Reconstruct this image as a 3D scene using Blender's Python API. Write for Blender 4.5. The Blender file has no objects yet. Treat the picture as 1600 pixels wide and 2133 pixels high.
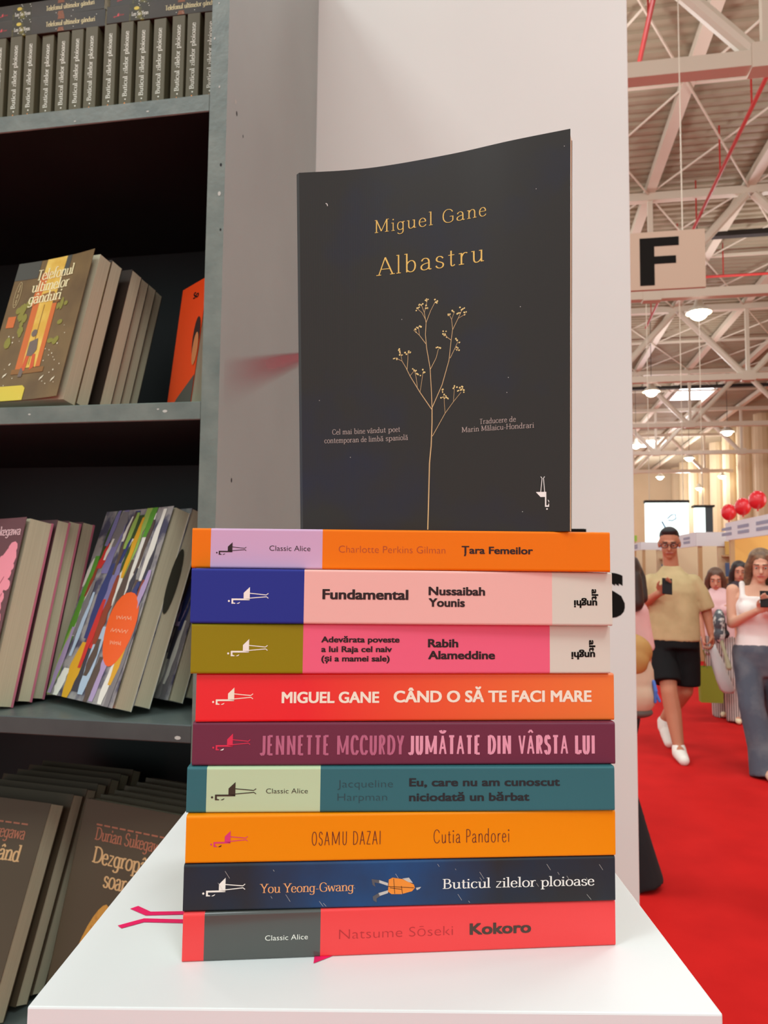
import bpy, bmesh, math, random
from mathutils import Vector, Matrix

# ------------------------------------------------------------------ camera, world, lights, exposure
scene = bpy.context.scene
COL = scene.collection
EYE = 1.485
R = math.radians
cam_d = bpy.data.cameras.new('camera')
cam = bpy.data.objects.new('camera', cam_d)
COL.objects.link(cam)
cam.matrix_world = Matrix.Translation((0, 0, EYE)) @ Matrix.Rotation(R(90 + 4.2), 4, 'X') @ Matrix.Rotation(R(0.6), 4, 'Z')
cam_d.sensor_fit = 'VERTICAL'
cam_d.sensor_height = 36.0
cam_d.lens = 36.0 * 1540 / 2133
cam_d.clip_start = 0.02
cam_d.clip_end = 400
cam_d.dof.use_dof = True
cam_d.dof.focus_distance = 0.37
cam_d.dof.aperture_fstop = 30
scene.camera = cam

world = bpy.data.worlds.new('hall_air')
scene.world = world
world.use_nodes = True
bg = world.node_tree.nodes['Background']
bg.inputs[0].default_value = (0.86, 0.98, .97, 1)
bg.inputs[1].default_value = 0.86

HALL = Matrix.Rotation(R(-10.3), 4, 'Z')          # the hall's own axes: u across, v along, z up


def HP(u, v, z):
    return HALL @ Vector((u, v, z))


def area(u, v, z, size, power, col=(1, .93, .84)):
    l = bpy.data.lights.new('unseen_hall_light', 'AREA')
    l.shape = 'SQUARE'
    l.size = size
    l.energy = power
    l.color = col
    o = bpy.data.objects.new('unseen_hall_light', l)
    COL.objects.link(o)
    o.location = HP(u, v, z)
    o.rotation_euler = (0, 0, R(-10.3))
    return o


for (u, v, p) in ((-4.5, -4, 260), (3, -4, 240), (-1.7, -.4, 95), (-4.5, 5, 200), (3.2, 4.2, 170)):  # unseen overhead lights; one added to brighten the plinth's left side
    area(u, v, 8.6, 2.2, p, (.86, .98, 1))


def glow(u, v, z, power):
    """added point light without a fixture, to brighten roof, far hall and booths"""
    l = bpy.data.lights.new('added_fill_light', 'POINT')
    l.energy = power
    l.shadow_soft_size = .5
    l.color = (.94, .98, 1)
    o = bpy.data.objects.new('added_fill_light', l)
    COL.objects.link(o)
    o.location = HP(u, v, z)


for v in (1, 11.25, 20.9, 30.4, 40.3, 50):  # unseen rows, added to light the roof directly
    for u in (-5, 1, 7.5):
        glow(u, v + 3, 9.4, 230)
for v in (62, 73):  # added to brighten the far end of the hall
    for u in (4, 13):
        glow(u, v, 8.8, 900)
for u, v in ((4.3, 10.0), (4.2, 14.5), (4.0, 18.8)):       # added unseen lights that brighten the inside of the aisle booths
    glow(u, v, 2.5, 28)

vs = scene.view_settings
vs.view_transform = 'Standard'
vs.look = 'None'
vs.exposure = 0.33
vs.gamma = 1.0
vs.use_curve_mapping = False

random.seed(11)


# ------------------------------------------------------------------ materials
def lin(c):
    c = c / 255.0
    return c / 12.92 if c <= 0.04045 else ((c + 0.055) / 1.055) ** 2.4


def C(rgb):
    return (lin(rgb[0]), lin(rgb[1]), lin(rgb[2]), 1)


MATS = {}


def M(name, rgb=None, rough=.5, spec=.5, noise=None, bump=None, emit=None, metal=0, coat=0):
    """plain principled material; noise=(scale, second rgb, lo, hi) mixes a second colour, bump=(scale, strength)"""
    if name in MATS:
        return MATS[name]
    m = bpy.data.materials.new(name)
    m.use_nodes = True
    nt = m.node_tree
    b = nt.nodes['Principled BSDF']
    b.inputs['Base Color'].default_value = C(rgb)
    b.inputs['Roughness'].default_value = rough
    b.inputs['Specular IOR Level'].default_value = spec
    b.inputs['Metallic'].default_value = metal
    b.inputs['Coat Weight'].default_value = coat
    tc = nt.nodes.new('ShaderNodeTexCoord')
    if noise:
        n = nt.nodes.new('ShaderNodeTexNoise')
        n.inputs['Scale'].default_value = noise[0]
        n.inputs['Detail'].default_value = 4
        nt.links.new(tc.outputs['Object'], n.inputs['Vector'])
        mr = nt.nodes.new('ShaderNodeMapRange')
        mr.inputs[1].default_value = noise[2]
        mr.inputs[2].default_value = noise[3]
        nt.links.new(n.outputs['Fac'], mr.inputs[0])
        mx = nt.nodes.new('ShaderNodeMix')
        mx.data_type = 'RGBA'
        mx.inputs[6].default_value = C(rgb)
        mx.inputs[7].default_value = C(noise[1])
        nt.links.new(mr.outputs[0], mx.inputs[0])
        nt.links.new(mx.outputs[2], b.inputs['Base Color'])
    if bump:
        n2 = nt.nodes.new('ShaderNodeTexNoise')
        n2.inputs['Scale'].default_value = bump[0]
        nt.links.new(tc.outputs['Object'], n2.inputs['Vector'])
        bp = nt.nodes.new('ShaderNodeBump')
        bp.inputs['Strength'].default_value = bump[1]
        bp.inputs['Distance'].default_value = 0.002
        nt.links.new(n2.outputs['Fac'], bp.inputs['Height'])
        nt.links.new(bp.outputs[0], b.inputs['Normal'])
    if emit:
        b.inputs['Emission Color'].default_value = C(rgb)
        b.inputs['Emission Strength'].default_value = emit
    MATS[name] = m
    return m


def M_ramp(name, axis, lo, hi, rgb0, rgb1, rough=.4):
    """printed colour running from rgb0 to rgb1 along an object axis"""
    m = bpy.data.materials.new(name)
    m.use_nodes = True
    nt = m.node_tree
    b = nt.nodes['Principled BSDF']
    b.inputs['Roughness'].default_value = rough
    tc = nt.nodes.new('ShaderNodeTexCoord')
    sp = nt.nodes.new('ShaderNodeSeparateXYZ')
    nt.links.new(tc.outputs['Object'], sp.inputs[0])
    mr = nt.nodes.new('ShaderNodeMapRange')
    mr.inputs[1].default_value = lo
    mr.inputs[2].default_value = hi
    nt.links.new(sp.outputs[axis], mr.inputs[0])
    mx = nt.nodes.new('ShaderNodeMix')
    mx.data_type = 'RGBA'
    mx.inputs[6].default_value = C(rgb0)
    mx.inputs[7].default_value = C(rgb1)
    nt.links.new(mr.outputs[0], mx.inputs[0])
    nt.links.new(mx.outputs[2], b.inputs['Base Color'])
    MATS[name] = m
    return m


def M_paper(name, rgb, rgb2, axis=1, scale=900):
    """page edges: fine lines, one per few sheets, across the block's thickness axis"""
    m = bpy.data.materials.new(name)
    m.use_nodes = True
    nt = m.node_tree
    b = nt.nodes['Principled BSDF']
    b.inputs['Roughness'].default_value = .8
    tc = nt.nodes.new('ShaderNodeTexCoord')
    mp = nt.nodes.new('ShaderNodeMapping')
    s = [6, 6, 6]
    s[axis] = scale
    mp.inputs['Scale'].default_value = s
    nt.links.new(tc.outputs['Object'], mp.inputs[0])
    n = nt.nodes.new('ShaderNodeTexNoise')
    n.inputs['Scale'].default_value = 1
    n.inputs['Detail'].default_value = 2
    nt.links.new(mp.outputs[0], n.inputs['Vector'])
    mx = nt.nodes.new('ShaderNodeMix')
    mx.data_type = 'RGBA'
    mx.inputs[6].default_value = C(rgb)
    mx.inputs[7].default_value = C(rgb2)
    nt.links.new(n.outputs['Fac'], mx.inputs[0])
    nt.links.new(mx.outputs[2], b.inputs['Base Color'])
    MATS[name] = m
    return m


# ------------------------------------------------------------------ mesh helpers
class MB:
    def __init__(s):
        s.v, s.f, s.m = [], [], []

    def add(s, vs, fs, mi=0):
        o = len(s.v)
        s.v += [tuple(p) for p in vs]
        for f in fs:
            s.f.append(tuple(i + o for i in f))
            s.m.append(mi)
        return s

    def box(s, a, b, mi=0, mx=None):
        x0, y0, z0 = a
        x1, y1, z1 = b
        p = [Vector(q) for q in ((x0, y0, z0), (x1, y0, z0), (x1, y1, z0), (x0, y1, z0), (x0, y0, z1), (x1, y0, z1), (x1, y1, z1), (x0, y1, z1))]
        if mx is not None:
            p = [mx @ q for q in p]
        return s.add(p, [(0, 3, 2, 1), (4, 5, 6, 7), (0, 1, 5, 4), (1, 2, 6, 5), (2, 3, 7, 6), (3, 0, 4, 7)], mi)

    def tube(s, a, b, r0, r1=None, n=10, mi=0, caps=True):
        a, b = Vector(a), Vector(b)
        r1 = r0 if r1 is None else r1
        d = (b - a).normalized()
        up = Vector((0, 0, 1)) if abs(d.z) < .9 else Vector((1, 0, 0))
        x = d.cross(up).normalized()
        y = d.cross(x)
        vs = []
        for c, r in ((a, r0), (b, r1)):
            for k in range(n):
                t = 2 * math.pi * k / n
                vs.append(c + x * (r * math.cos(t)) + y * (r * math.sin(t)))
        fs = [(k, k + n, (k + 1) % n + n, (k + 1) % n) for k in range(n)]
        if caps:
            fs += [tuple(range(n)), tuple(range(2 * n - 1, n - 1, -1))]
        return s.add(vs, fs, mi)

    def bar(s, a, b, w, h, mi=0):
        """square bar from a to b"""
        a, b = Vector(a), Vector(b)
        d = (b - a).normalized()
        up = Vector((0, 0, 1)) if abs(d.z) < .95 else Vector((0, 1, 0))
        x = d.cross(up).normalized() * (w / 2)
        y = x.cross(d).normalized() * (h / 2)
        vs = [a - x - y, a + x - y, a + x + y, a - x + y, b - x - y, b + x - y, b + x + y, b - x + y]
        return s.add(vs, [(0, 3, 2, 1), (4, 5, 6, 7), (0, 1, 5, 4), (1, 2, 6, 5), (2, 3, 7, 6), (3, 0, 4, 7)], mi)

    def ell(s, c, r, mi=0, n=14, k=10, rot=None):
        c = Vector(c)
        vs = []
        pts = [(0, 0, 1)]
        for i in range(1, k):
            t = math.pi * i / k
            for j in range(n):
                p = 2 * math.pi * j / n
                pts.append((math.sin(t) * math.cos(p), math.sin(t) * math.sin(p), math.cos(t)))
        pts.append((0, 0, -1))
        for p in pts:
            q = Vector((p[0] * r[0], p[1] * r[1], p[2] * r[2]))
            if rot is not None:
                q = rot @ q
            vs.append(c + q)
        fs = [(0, 1 + j, 1 + (j + 1) % n) for j in range(n)]
        for i in range(k - 2):
            for j in range(n):
                a = 1 + i * n
                fs.append((a + j, a + n + j, a + n + (j + 1) % n, a + (j + 1) % n))
        e = len(pts) - 1
        a = 1 + (k - 2) * n
        fs += [(a + (j + 1) % n, a + j, e) for j in range(n)]
        return s.add(vs, fs, mi)

    def capsule(s, a, b, r0, r1, mi=0, n=12, k=4):
        a, b = Vector(a), Vector(b)
        d = b - a
        if d.length < 1e-6:
            return s.ell(a, (r0, r0, r0), mi)
        d.normalize()
        up = Vector((0, 0, 1)) if abs(d.z) < .9 else Vector((1, 0, 0))
        x = d.cross(up).normalized()
        y = d.cross(x)
        rings = []
        for i in range(k):
            t = -math.pi / 2 + (i + .15) / k * math.pi / 2
            rings.append((a + d * (r0 * math.sin(t)), r0 * math.cos(t)))
        rings += [(a, r0), (b, r1)]
        for i in range(1, k + 1):
            t = (i - .15) / k * math.pi / 2
            rings.append((b + d * (r1 * math.sin(t)), r1 * math.cos(t)))
        vs = []
        for c, r in rings:
            for j in range(n):
                p = 2 * math.pi * j / n
                vs.append(c + x * (r * math.cos(p)) + y * (r * math.sin(p)))
        fs = []
        for i in range(len(rings) - 1):
            for j in range(n):
                fs.append((i * n + j, i * n + (j + 1) % n, (i + 1) * n + (j + 1) % n, (i + 1) * n + j))
        fs += [tuple(range(n - 1, -1, -1)), tuple(range((len(rings) - 1) * n, len(rings) * n))]
        return s.add(vs, fs, mi)

    def loft(s, rings, mi=0, n=20, p=2.3):
        """closed body through elliptical rings (z, cx, cy, rx, ry)"""
        vs = []
        for (z, cx, cy, rx, ry) in rings:
            for j in range(n):
                t = 2 * math.pi * j / n
                ct, st = math.cos(t), math.sin(t)
                vs.append((cx + rx * math.copysign(abs(ct) ** (2 / p), ct), cy + ry * math.copysign(abs(st) ** (2 / p), st), z))
        fs = []
        for i in range(len(rings) - 1):
            for j in range(n):
                fs.append((i * n + j, i * n + (j + 1) % n, (i + 1) * n + (j + 1) % n, (i + 1) * n + j))
        fs += [tuple(range(n - 1, -1, -1)), tuple(range((len(rings) - 1) * n, len(rings) * n))]
        return s.add(vs, fs, mi)

    def poly(s, pts, mp, mi=0):
        """flat printed polygon: 2-D points through a mapping to 3-D"""
        return s.add([mp(*p) for p in pts], [tuple(range(len(pts)))], mi)

    def disc(s, c, r, mp, mi=0, n=12, ry=None):
        ry = r if ry is None else ry
        return s.poly([(c[0] + r * math.cos(2 * math.pi * k / n), c[1] + ry * math.sin(2 * math.pi * k / n)) for k in range(n)], mp, mi)

    def line(s, pts, w, mp, mi=0, w1=None):
        """printed stroke along 2-D points"""
        w1 = w if w1 is None else w1
        L, Rr = [], []
        n = len(pts)
        for i, p in enumerate(pts):
            a = pts[max(0, i - 1)]
            b = pts[min(n - 1, i + 1)]
            dx, dy = b[0] - a[0], b[1] - a[1]
            l = math.hypot(dx, dy) or 1
            h = (w + (w1 - w) * i / max(1, n - 1)) / 2
            L.append((p[0] - dy / l * h, p[1] + dx / l * h))
            Rr.append((p[0] + dy / l * h, p[1] - dx / l * h))
        vs = [mp(*p) for p in L + Rr]
        return s.add(vs, [(i + n, i + n + 1, i + 1, i) for i in range(n - 1)], mi)

    def mesh(s, name, mats):
        me = bpy.data.meshes.new(name)
        me.from_pydata(s.v, [], s.f)
        for m in (mats if isinstance(mats, (list, tuple)) else [mats]):
            me.materials.append(m)
        if any(s.m):
            me.polygons.foreach_set('material_index', s.m)
        me.update()
        return me

    def build(s, name, mats, parent=None, smooth=False, label=None):
        me = s.mesh(name, mats)
        if smooth:
            me.polygons.foreach_set('use_smooth', [True] * len(me.polygons))
        o = bpy.data.objects.new(name, me)
        COL.objects.link(o)
        if parent is not None:
            o.parent = parent
        if label:
            o['label'] = label
        return o


def bevel(o, w, seg=2):
    bm = bmesh.new()
    bm.from_mesh(o.data)
    bmesh.ops.remove_doubles(bm, verts=bm.verts, dist=1e-6)
    bmesh.ops.bevel(bm, geom=bm.edges[:], offset=w, segments=seg, affect='EDGES', profile=.5)
    bm.to_mesh(o.data)
    bm.free()
    return o


def thing(name, label, cat, mx, group=None):
    o = bpy.data.objects.new(name, None)
    COL.objects.link(o)
    o.empty_display_size = .05
    o.matrix_world = mx
    o['label'] = label
    o['category'] = cat
    if group:
        o['group'] = group
    return o


def tag(o, label, cat, group=None):
    o['label'] = label
    o['category'] = cat
    if group:
        o['group'] = group
    return o


def struct(o):
    o['kind'] = 'structure'
    return o


def dup(root, mx, label, group=None):
    r = root.copy()
    COL.objects.link(r)
    r.matrix_world = mx
    r['label'] = label
    if group:
        r['group'] = group
    for ch in root.children:
        c = ch.copy()
        COL.objects.link(c)
        c.parent = r
        c.matrix_parent_inverse = ch.matrix_parent_inverse.copy()
        for g in ch.children:
            d = g.copy()
            COL.objects.link(d)
            d.parent = c
    return r


def T(x, y, z):
    return Matrix.Translation((x, y, z))


def RX(a): return Matrix.Rotation(R(a), 4, 'X')
def RY(a): return Matrix.Rotation(R(a), 4, 'Y')
def RZ(a): return Matrix.Rotation(R(a), 4, 'Z')


# ------------------------------------------------------------------ lettering: outlines of the built-in face
TXT = {}


def sans(body, weight=0.0, space=1.0):
    """points (x 0..1 over the line, y in cap heights, layer) and faces; bold cuts are struck several times, each a hair proud of the last"""
    key = (body, weight, space)
    if key in TXT:
        return TXT[key]
    c = bpy.data.curves.new('lettering', 'FONT')
    c.body = body
    c.size = 1
    c.offset = min(weight, 0)
    c.space_character = space
    c.resolution_u = 4
    c.dimensions = '2D'
    c.fill_mode = 'BOTH'
    o = bpy.data.objects.new('lettering', c)
    COL.objects.link(o)
    dg = bpy.context.evaluated_depsgraph_get()
    me = bpy.data.meshes.new_from_object(o.evaluated_get(dg))
    base = [(v.co.x, v.co.y) for v in me.vertices]
    bf = [tuple(p.vertices) for p in me.polygons]
    bpy.data.objects.remove(o)
    bpy.data.curves.remove(c)
    bpy.data.meshes.remove(me)
    vs, fs = [], []
    hits = [(0, 0)] if weight <= 0 else [(weight * a, weight * b_) for a, b_ in ((1, .6), (1, -.6), (-1, .6), (-1, -.6), (0, .7), (0, -.7), (1, 0), (-1, 0))]
    for k, (dx, dy) in enumerate(hits):
        o_ = len(vs)
        vs += [(x + dx, y + dy, k) for x, y in base]
        fs += [tuple(i + o_ for i in f) for f in bf]
    x0 = min(v[0] for v in vs)
    x1 = max(v[0] for v in vs)
    cap = CAPH + max(weight, 0) * .6
    TXT[key] = ([((x - x0) / (x1 - x0), y / cap, k) for x, y, k in vs], fs)
    return TXT[key]


CAPH = 0.682


# ------------------------------------------------------------------ lettering: pen-drawn face (serif, condensed and hairline cuts)
# glyph: advance, strokes (M/L/C path), serif feet (x, y, side); cap height 1, x-height .64
STEM = 'M .12 %s L .12 0'
BOWLR = 'M .12 .44 C .24 .72 .54 .7 .54 .32 C .54 -.06 .24 -.08 .12 .14'
BOWLL = 'M .46 .46 C .36 .72 .05 .68 .05 .32 C .05 -.05 .34 -.08 .46 .14'
ARCH = 'M .12 .42 C .2 .72 .5 .74 .5 .42 L .5 0'
GL = {
    'a': (.54, ['M .08 .5 C .1 .7 .42 .72 .42 .44 L .42 .1 C .42 -.01 .48 -.01 .53 .04', 'M .42 .38 C .2 .36 .05 .3 .05 .16 C .05 -.04 .32 -.05 .42 .13'], []),
    'b': (.6, [STEM % '1.05', BOWLR], [(.12, 1.05, 'l')]),
    'c': (.5, ['M .45 .52 C .4 .72 .05 .7 .05 .32 C .05 -.08 .38 -.06 .47 .14'], []),
    'd': (.6, ['M .46 1.05 L .46 0', BOWLL], [(.46, 1.05, 'l'), (.46, 0, 'r')]),
    'e': (.52, ['M .06 .36 L .46 .36 C .46 .76 .05 .74 .05 .32 C .05 -.1 .4 -.07 .48 .13'], []),
    'f': (.36, ['M .4 .98 C .32 1.1 .15 1.08 .15 .85 L .15 0', 'M .02 .62 L .34 .62'], [(.15, 0, 'b')]),
    'g': (.58, ['M .46 .64 L .46 -.08 C .46 -.36 .12 -.36 .06 -.2', BOWLL], [(.46, .64, 'r')]),
    'h': (.62, [STEM % '1.05', ARCH], [(.12, 1.05, 'l'), (.12, 0, 'b'), (.5, 0, 'b')]),
    'i': (.26, [STEM % '.64', 'D .12 .88'], [(.12, .64, 'l'), (.12, 0, 'b')]),
    'k': (.54, [STEM % '1.05', 'M .46 .64 L .12 .26', 'M .22 .37 L .48 0'], [(.12, 1.05, 'l'), (.12, 0, 'b'), (.46, .64, 'b'), (.48, 0, 'b')]),
    'l': (.26, [STEM % '1.05'], [(.12, 1.05, 'l'), (.12, 0, 'b')]),
    'm': (.96, [STEM % '.64', 'M .12 .42 C .2 .72 .46 .74 .46 .42 L .46 0', 'M .46 .42 C .54 .72 .82 .74 .82 .42 L .82 0'], [(.12, .64, 'l'), (.12, 0, 'b'), (.46, 0, 'b'), (.82, 0, 'b')]),
    'n': (.62, [STEM % '.64', ARCH], [(.12, .64, 'l'), (.12, 0, 'b'), (.5, 0, 'b')]),
    'o': (.58, ['M .05 .32 C .05 .76 .53 .76 .53 .32 C .53 -.12 .05 -.12 .05 .32'], []),
    'p': (.6, ['M .12 .64 L .12 -.3', BOWLR], [(.12, .64, 'l'), (.12, -.3, 'b')]),
    'r': (.42, [STEM % '.64', 'M .12 .4 C .18 .62 .3 .7 .4 .6'], [(.12, .64, 'l'), (.12, 0, 'b')]),
    's': (.44, ['M .37 .52 C .3 .7 .06 .68 .06 .48 C .06 .3 .39 .36 .39 .16 C .39 -.06 .08 -.06 .04 .14'], []),
    't': (.37, ['M .16 .86 L .16 .14 C .16 -.03 .28 -.02 .35 .08', 'M .02 .62 L .33 .62'], []),
    'u': (.62, ['M .12 .64 L .12 .2 C .12 -.08 .38 -.06 .5 .2', 'M .5 .64 L .5 0'], [(.12, .64, 'l'), (.5, .64, 'l'), (.5, 0, 'r')]),
    'v': (.52, ['M .04 .64 L .26 0', 'M .26 0 L .48 .64'], [(.04, .64, 'b'), (.48, .64, 'b')]),
    'w': (.78, ['M .04 .64 L .21 0', 'M .21 0 L .39 .6', 'M .39 .6 L .57 0', 'M .57 0 L .74 .64'], [(.04, .64, 'b'), (.74, .64, 'b')]),
    'y': (.52, ['M .04 .64 L .26 .02', 'M .48 .64 L .22 -.16 C .18 -.3 .1 -.32 .04 -.26'], [(.04, .64, 'b'), (.48, .64, 'b')]),
    'z': (.48, ['M .05 .62 L .42 .62', 'M .42 .62 L .04 .02', 'M .04 .02 L .44 .02'], []),
    'A': (.74, ['M .36 1 L .04 0', 'M .36 1 L .70 0', 'M .15 .34 L .58 .34'], [(.04, 0, 'b'), (.70, 0, 'b')]),
    'B': (.66, ['M .12 1 L .12 0', 'M .12 .98 L .3 .98 C .58 .98 .58 .54 .3 .54 L .12 .54', 'M .3 .54 C .68 .54 .68 .02 .3 .02 L .12 .02'], [(.12, 1, 'l'), (.12, 0, 'l')]),
    'C': (.74, ['M .68 .76 C .58 1.1 .05 1.12 .05 .5 C .05 -.12 .58 -.1 .70 .22'], []),
    'D': (.78, ['M .12 1 L .12 0', 'M .12 .98 L .3 .98 C .86 .98 .86 .02 .3 .02 L .12 .02'], [(.12, 1, 'l'), (.12, 0, 'l')]),
    'E': (.6, ['M .12 1 L .12 0', 'M .12 .98 L .54 .98', 'M .12 .52 L .46 .52', 'M .12 .02 L .56 .02'], []),
    'F': (.56, ['M .12 1 L .12 0', 'M .12 .98 L .54 .98', 'M .12 .52 L .46 .52'], []),
    'G': (.8, ['M .70 .78 C .58 1.1 .05 1.12 .05 .5 C .05 -.12 .6 -.1 .72 .14 L .72 .44', 'M .5 .44 L .76 .44'], []),
    'H': (.8, ['M .12 1 L .12 0', 'M .68 1 L .68 0', 'M .12 .52 L .68 .52'], [(.12, 1, 'b'), (.12, 0, 'b'), (.68, 1, 'b'), (.68, 0, 'b')]),
    'I': (.26, ['M .13 1 L .13 0'], []),
    'J': (.46, ['M .36 1 L .36 .2 C .36 -.06 .08 -.04 .03 .1'], []),
    'L': (.56, ['M .12 1 L .12 0', 'M .12 .02 L .52 .02 L .54 .2'], [(.12, 1, 'b'), (.12, 0, 'l')]),
    'M': (.94, ['M .12 1 L .12 0', 'M .12 1 L .46 .1', 'M .46 .1 L .82 1', 'M .82 1 L .82 0'], [(.12, 1, 'l'), (.12, 0, 'b'), (.82, 1, 'r'), (.82, 0, 'b')]),
    'N': (.76, ['M .12 1 L .12 0', 'M .12 1 L .62 0', 'M .62 1 L .62 0'], []),
    'O': (.76, ['M .06 .5 C .06 1.16 .70 1.16 .70 .5 C .70 -.16 .06 -.16 .06 .5'], []),
    'P': (.6, ['M .12 1 L .12 0', 'M .12 .98 L .3 .98 C .62 .98 .62 .46 .3 .46 L .12 .46'], []),
    'R': (.66, ['M .12 1 L .12 0', 'M .12 .98 L .3 .98 C .62 .98 .62 .5 .3 .5 L .12 .5', 'M .32 .5 L .58 0'], []),
    'S': (.58, ['M .50 .8 C .42 1.08 .08 1.04 .08 .74 C .08 .44 .52 .58 .52 .26 C .52 -.08 .1 -.08 .05 .2'], []),
    'T': (.66, ['M .33 1 L .33 0', 'M .03 .97 L .63 .97'], [(.33, 0, 'b')]),
    'U': (.74, ['M .12 1 L .12 .3 C .12 -.1 .62 -.1 .62 .3 L .62 1'], []),
    'V': (.66, ['M .03 1 L .33 0', 'M .33 0 L .63 1'], []),
    'Y': (.68, ['M .04 1 L .34 .45', 'M .64 1 L .34 .45 L .34 0'], [(.04, 1, 'b'), (.64, 1, 'b'), (.34, 0, 'b')]),
    'Z': (.6, ['M .05 .97 L .54 .97', 'M .54 .97 L .05 .03', 'M .05 .03 L .56 .03'], []),
    '-': (.36, ['M .05 .3 L .31 .3'], []),
    ' ': (.3, [], []),
}
ACC = {'â': ('a', 'c', .26), 'ă': ('a', 'b', .26), 'Â': ('A', 'c', .36), 'Ă': ('A', 'b', .36)}


def pen_path(p):
    tk = p.split()
    pts, i = [], 0
    while i < len(tk):
        c = tk[i]
        if c in 'ML':
            pts.append((float(tk[i + 1]), float(tk[i + 2])))
            i += 3
        else:
            x0, y0 = pts[-1]
            x1, y1, x2, y2, x3, y3 = [float(t) for t in tk[i + 1:i + 7]]
            for k in range(1, 9):
                t = k / 8
                a, b_, c_, d = (1 - t) ** 3, 3 * t * (1 - t) ** 2, 3 * t * t * (1 - t), t ** 3
                pts.append((a * x0 + b_ * x1 + c_ * x2 + d * x3, a * y0 + b_ * y1 + c_ * y2 + d * y3))
            i += 7
    return pts


def pen(body, thick=.13, thin=.05, serif=True, track=0.0, xs=1.0):
    """returns (points with x in 0..1 over the whole line and y in cap heights, faces)"""
    key = ('pen', body, thick, thin, serif, track, xs)
    if key in TXT:
        return TXT[key]
    V_, F_ = [], []
    lay = [0]

    def ribbon(pts):
        n = len(pts)
        o = len(V_)
        lay[0] = (lay[0] + 1) % 7
        for i, p in enumerate(pts):
            a, b = pts[max(0, i - 1)], pts[min(n - 1, i + 1)]
            dx, dy = b[0] - a[0], b[1] - a[1]
            l = math.hypot(dx, dy) or 1
            dx, dy = dx / l, dy / l
            w = (thin + (thick - thin) * abs(dy) ** 1.5) / 2
            if not serif and n == 2 and min(abs(dx), abs(dy)) > .05 and thick > .1:
                w *= .62
            if serif and dx * dy > .15 and n == 2:
                w = (thin * 1.3) / 2            # upstrokes stay thin
            V_.append((p[0] - dy * w, p[1] + dx * w, lay[0]))
            V_.append((p[0] + dy * w, p[1] - dx * w, lay[0]))
        for i in range(n - 1):
            F_.append((o + 2 * i, o + 2 * i + 1, o + 2 * i + 3, o + 2 * i + 2))

    def dot(x, y, r):
        o = len(V_)
        for k in range(10):
            V_.append((x + r * math.cos(k * .6283), y + r * math.sin(k * .6283), 0))
        F_.append(tuple(range(o, o + 10)))

    pen_x = 0
    xs0 = xs
    for ch in body:
        acc = None
        if ch in ACC:
            ch, acc, ax = ACC[ch]
        adv, strokes, feet = GL[ch]
        if not serif and ch in 'MN':
            xs = xs0 * (1.4 if ch == 'M' else 1.25)
        else:
            xs = xs0
        for s in strokes:
            if s[0] == 'D':
                _, x, y = s.split()
                dot(pen_x + float(x) * xs, float(y), max(thick, .09) * .62)
                continue
            pts = [(pen_x + x * xs, y) for x, y in pen_path(s)]
            run = [pts[0]]
            for i in range(1, len(pts)):
                run.append(pts[i])
                if i < len(pts) - 1:
                    a1 = math.atan2(pts[i][1] - pts[i - 1][1], pts[i][0] - pts[i - 1][0])
                    a2 = math.atan2(pts[i + 1][1] - pts[i][1], pts[i + 1][0] - pts[i][0])
                    if abs((a2 - a1 + math.pi) % (2 * math.pi) - math.pi) > .7:
                        ribbon(run)
                        run = [pts[i]]
            ribbon(run)
        if serif:
            for x, y, side in feet:
                x = pen_x + x * xs
                h = thick * .5 + .085
                l = x - h if side in 'lb' else x
                r = x + h if side in 'rb' else x
                yy = y + (thin * .5 if y < .05 else -thin * .5)
                ribbon([(l, yy), (r, yy)])
        if acc:
            up = .8 if ch.islower() else 1.16
            x = pen_x + ax * xs
            w = .15 * (xs + 1) / 2
            if acc == 'c':
                ribbon([(x - w, up), (x, up + .15)])
                ribbon([(x, up + .15), (x + w, up)])
            else:
                ribbon([(x + w * math.cos(t), up + .14 + .13 * math.sin(t)) for t in [math.pi + k * math.pi / 6 for k in range(7)]])
        pen_x += adv * xs + track
    x0 = min(v[0] for v in V_)
    x1 = max(v[0] for v in V_)
    TXT[key] = ([((x - x0) / (x1 - x0), y, k) for x, y, k in V_], F_)
    return TXT[key]


def put_text(mb, td, x0, x1, base, cap, mp, mi=0):
    """set a line of lettering from x0 to x1 on a baseline, through a mapping to 3-D"""
    vs, fs = td
    out = []
    e = .0005
    for x, y, k in vs:
        a, b_ = x0 + (x1 - x0) * x, base + cap * y
        p = Vector(mp(a, b_))
        if k:
            n = (Vector(mp(a + e, b_)) - p).cross(Vector(mp(a, b_ + e)) - p).normalized()
            p += n * (k * 7e-6)
        out.append(p)
    mb.add(out, fs, mi)


# the publisher's flying-figure emblem, in a 280 x 115 box
def emblem(mb, x0, x1, y0, y1, mp, mi=0, light=None):
    def q(x, y): return mp(x0 + (x1 - x0) * x / 280, y0 + (y1 - y0) * y / 115)
    mb.disc((5, 20), 7, q, mi)
    mb.poly([(23, 37), (150, 37), (150, 26), (23, 26)], q, mi)
    mb.poly([(23, 26), (35, 26), (35, 2), (23, 2)], q, mi)
    mb.poly([(35, 11), (50, 7), (50, 2), (35, 2)], q, mi)
    l = mi if light is None else light
    mb.poly([(57, 3), (83, 14), (80, 7), (70, 2)], q, l)
    mb.poly([(107, 75), (150, 115), (150, 26), (107, 37)], q, mi)
    mb.line([(150, 73), (265, 62), (280, 73)], 5.5, q, mi)
    mb.line([(150, 40), (267, 50), (280, 40)], 5.5, q, mi)


# ------------------------------------------------------------------ books
PAGE = M_paper('page_edges', (224, 214, 182), (184, 174, 142), 1)
PAGE_FLAT = M_paper('page_edges_flat', (214, 205, 180), (180, 170, 145), 2)


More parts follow.
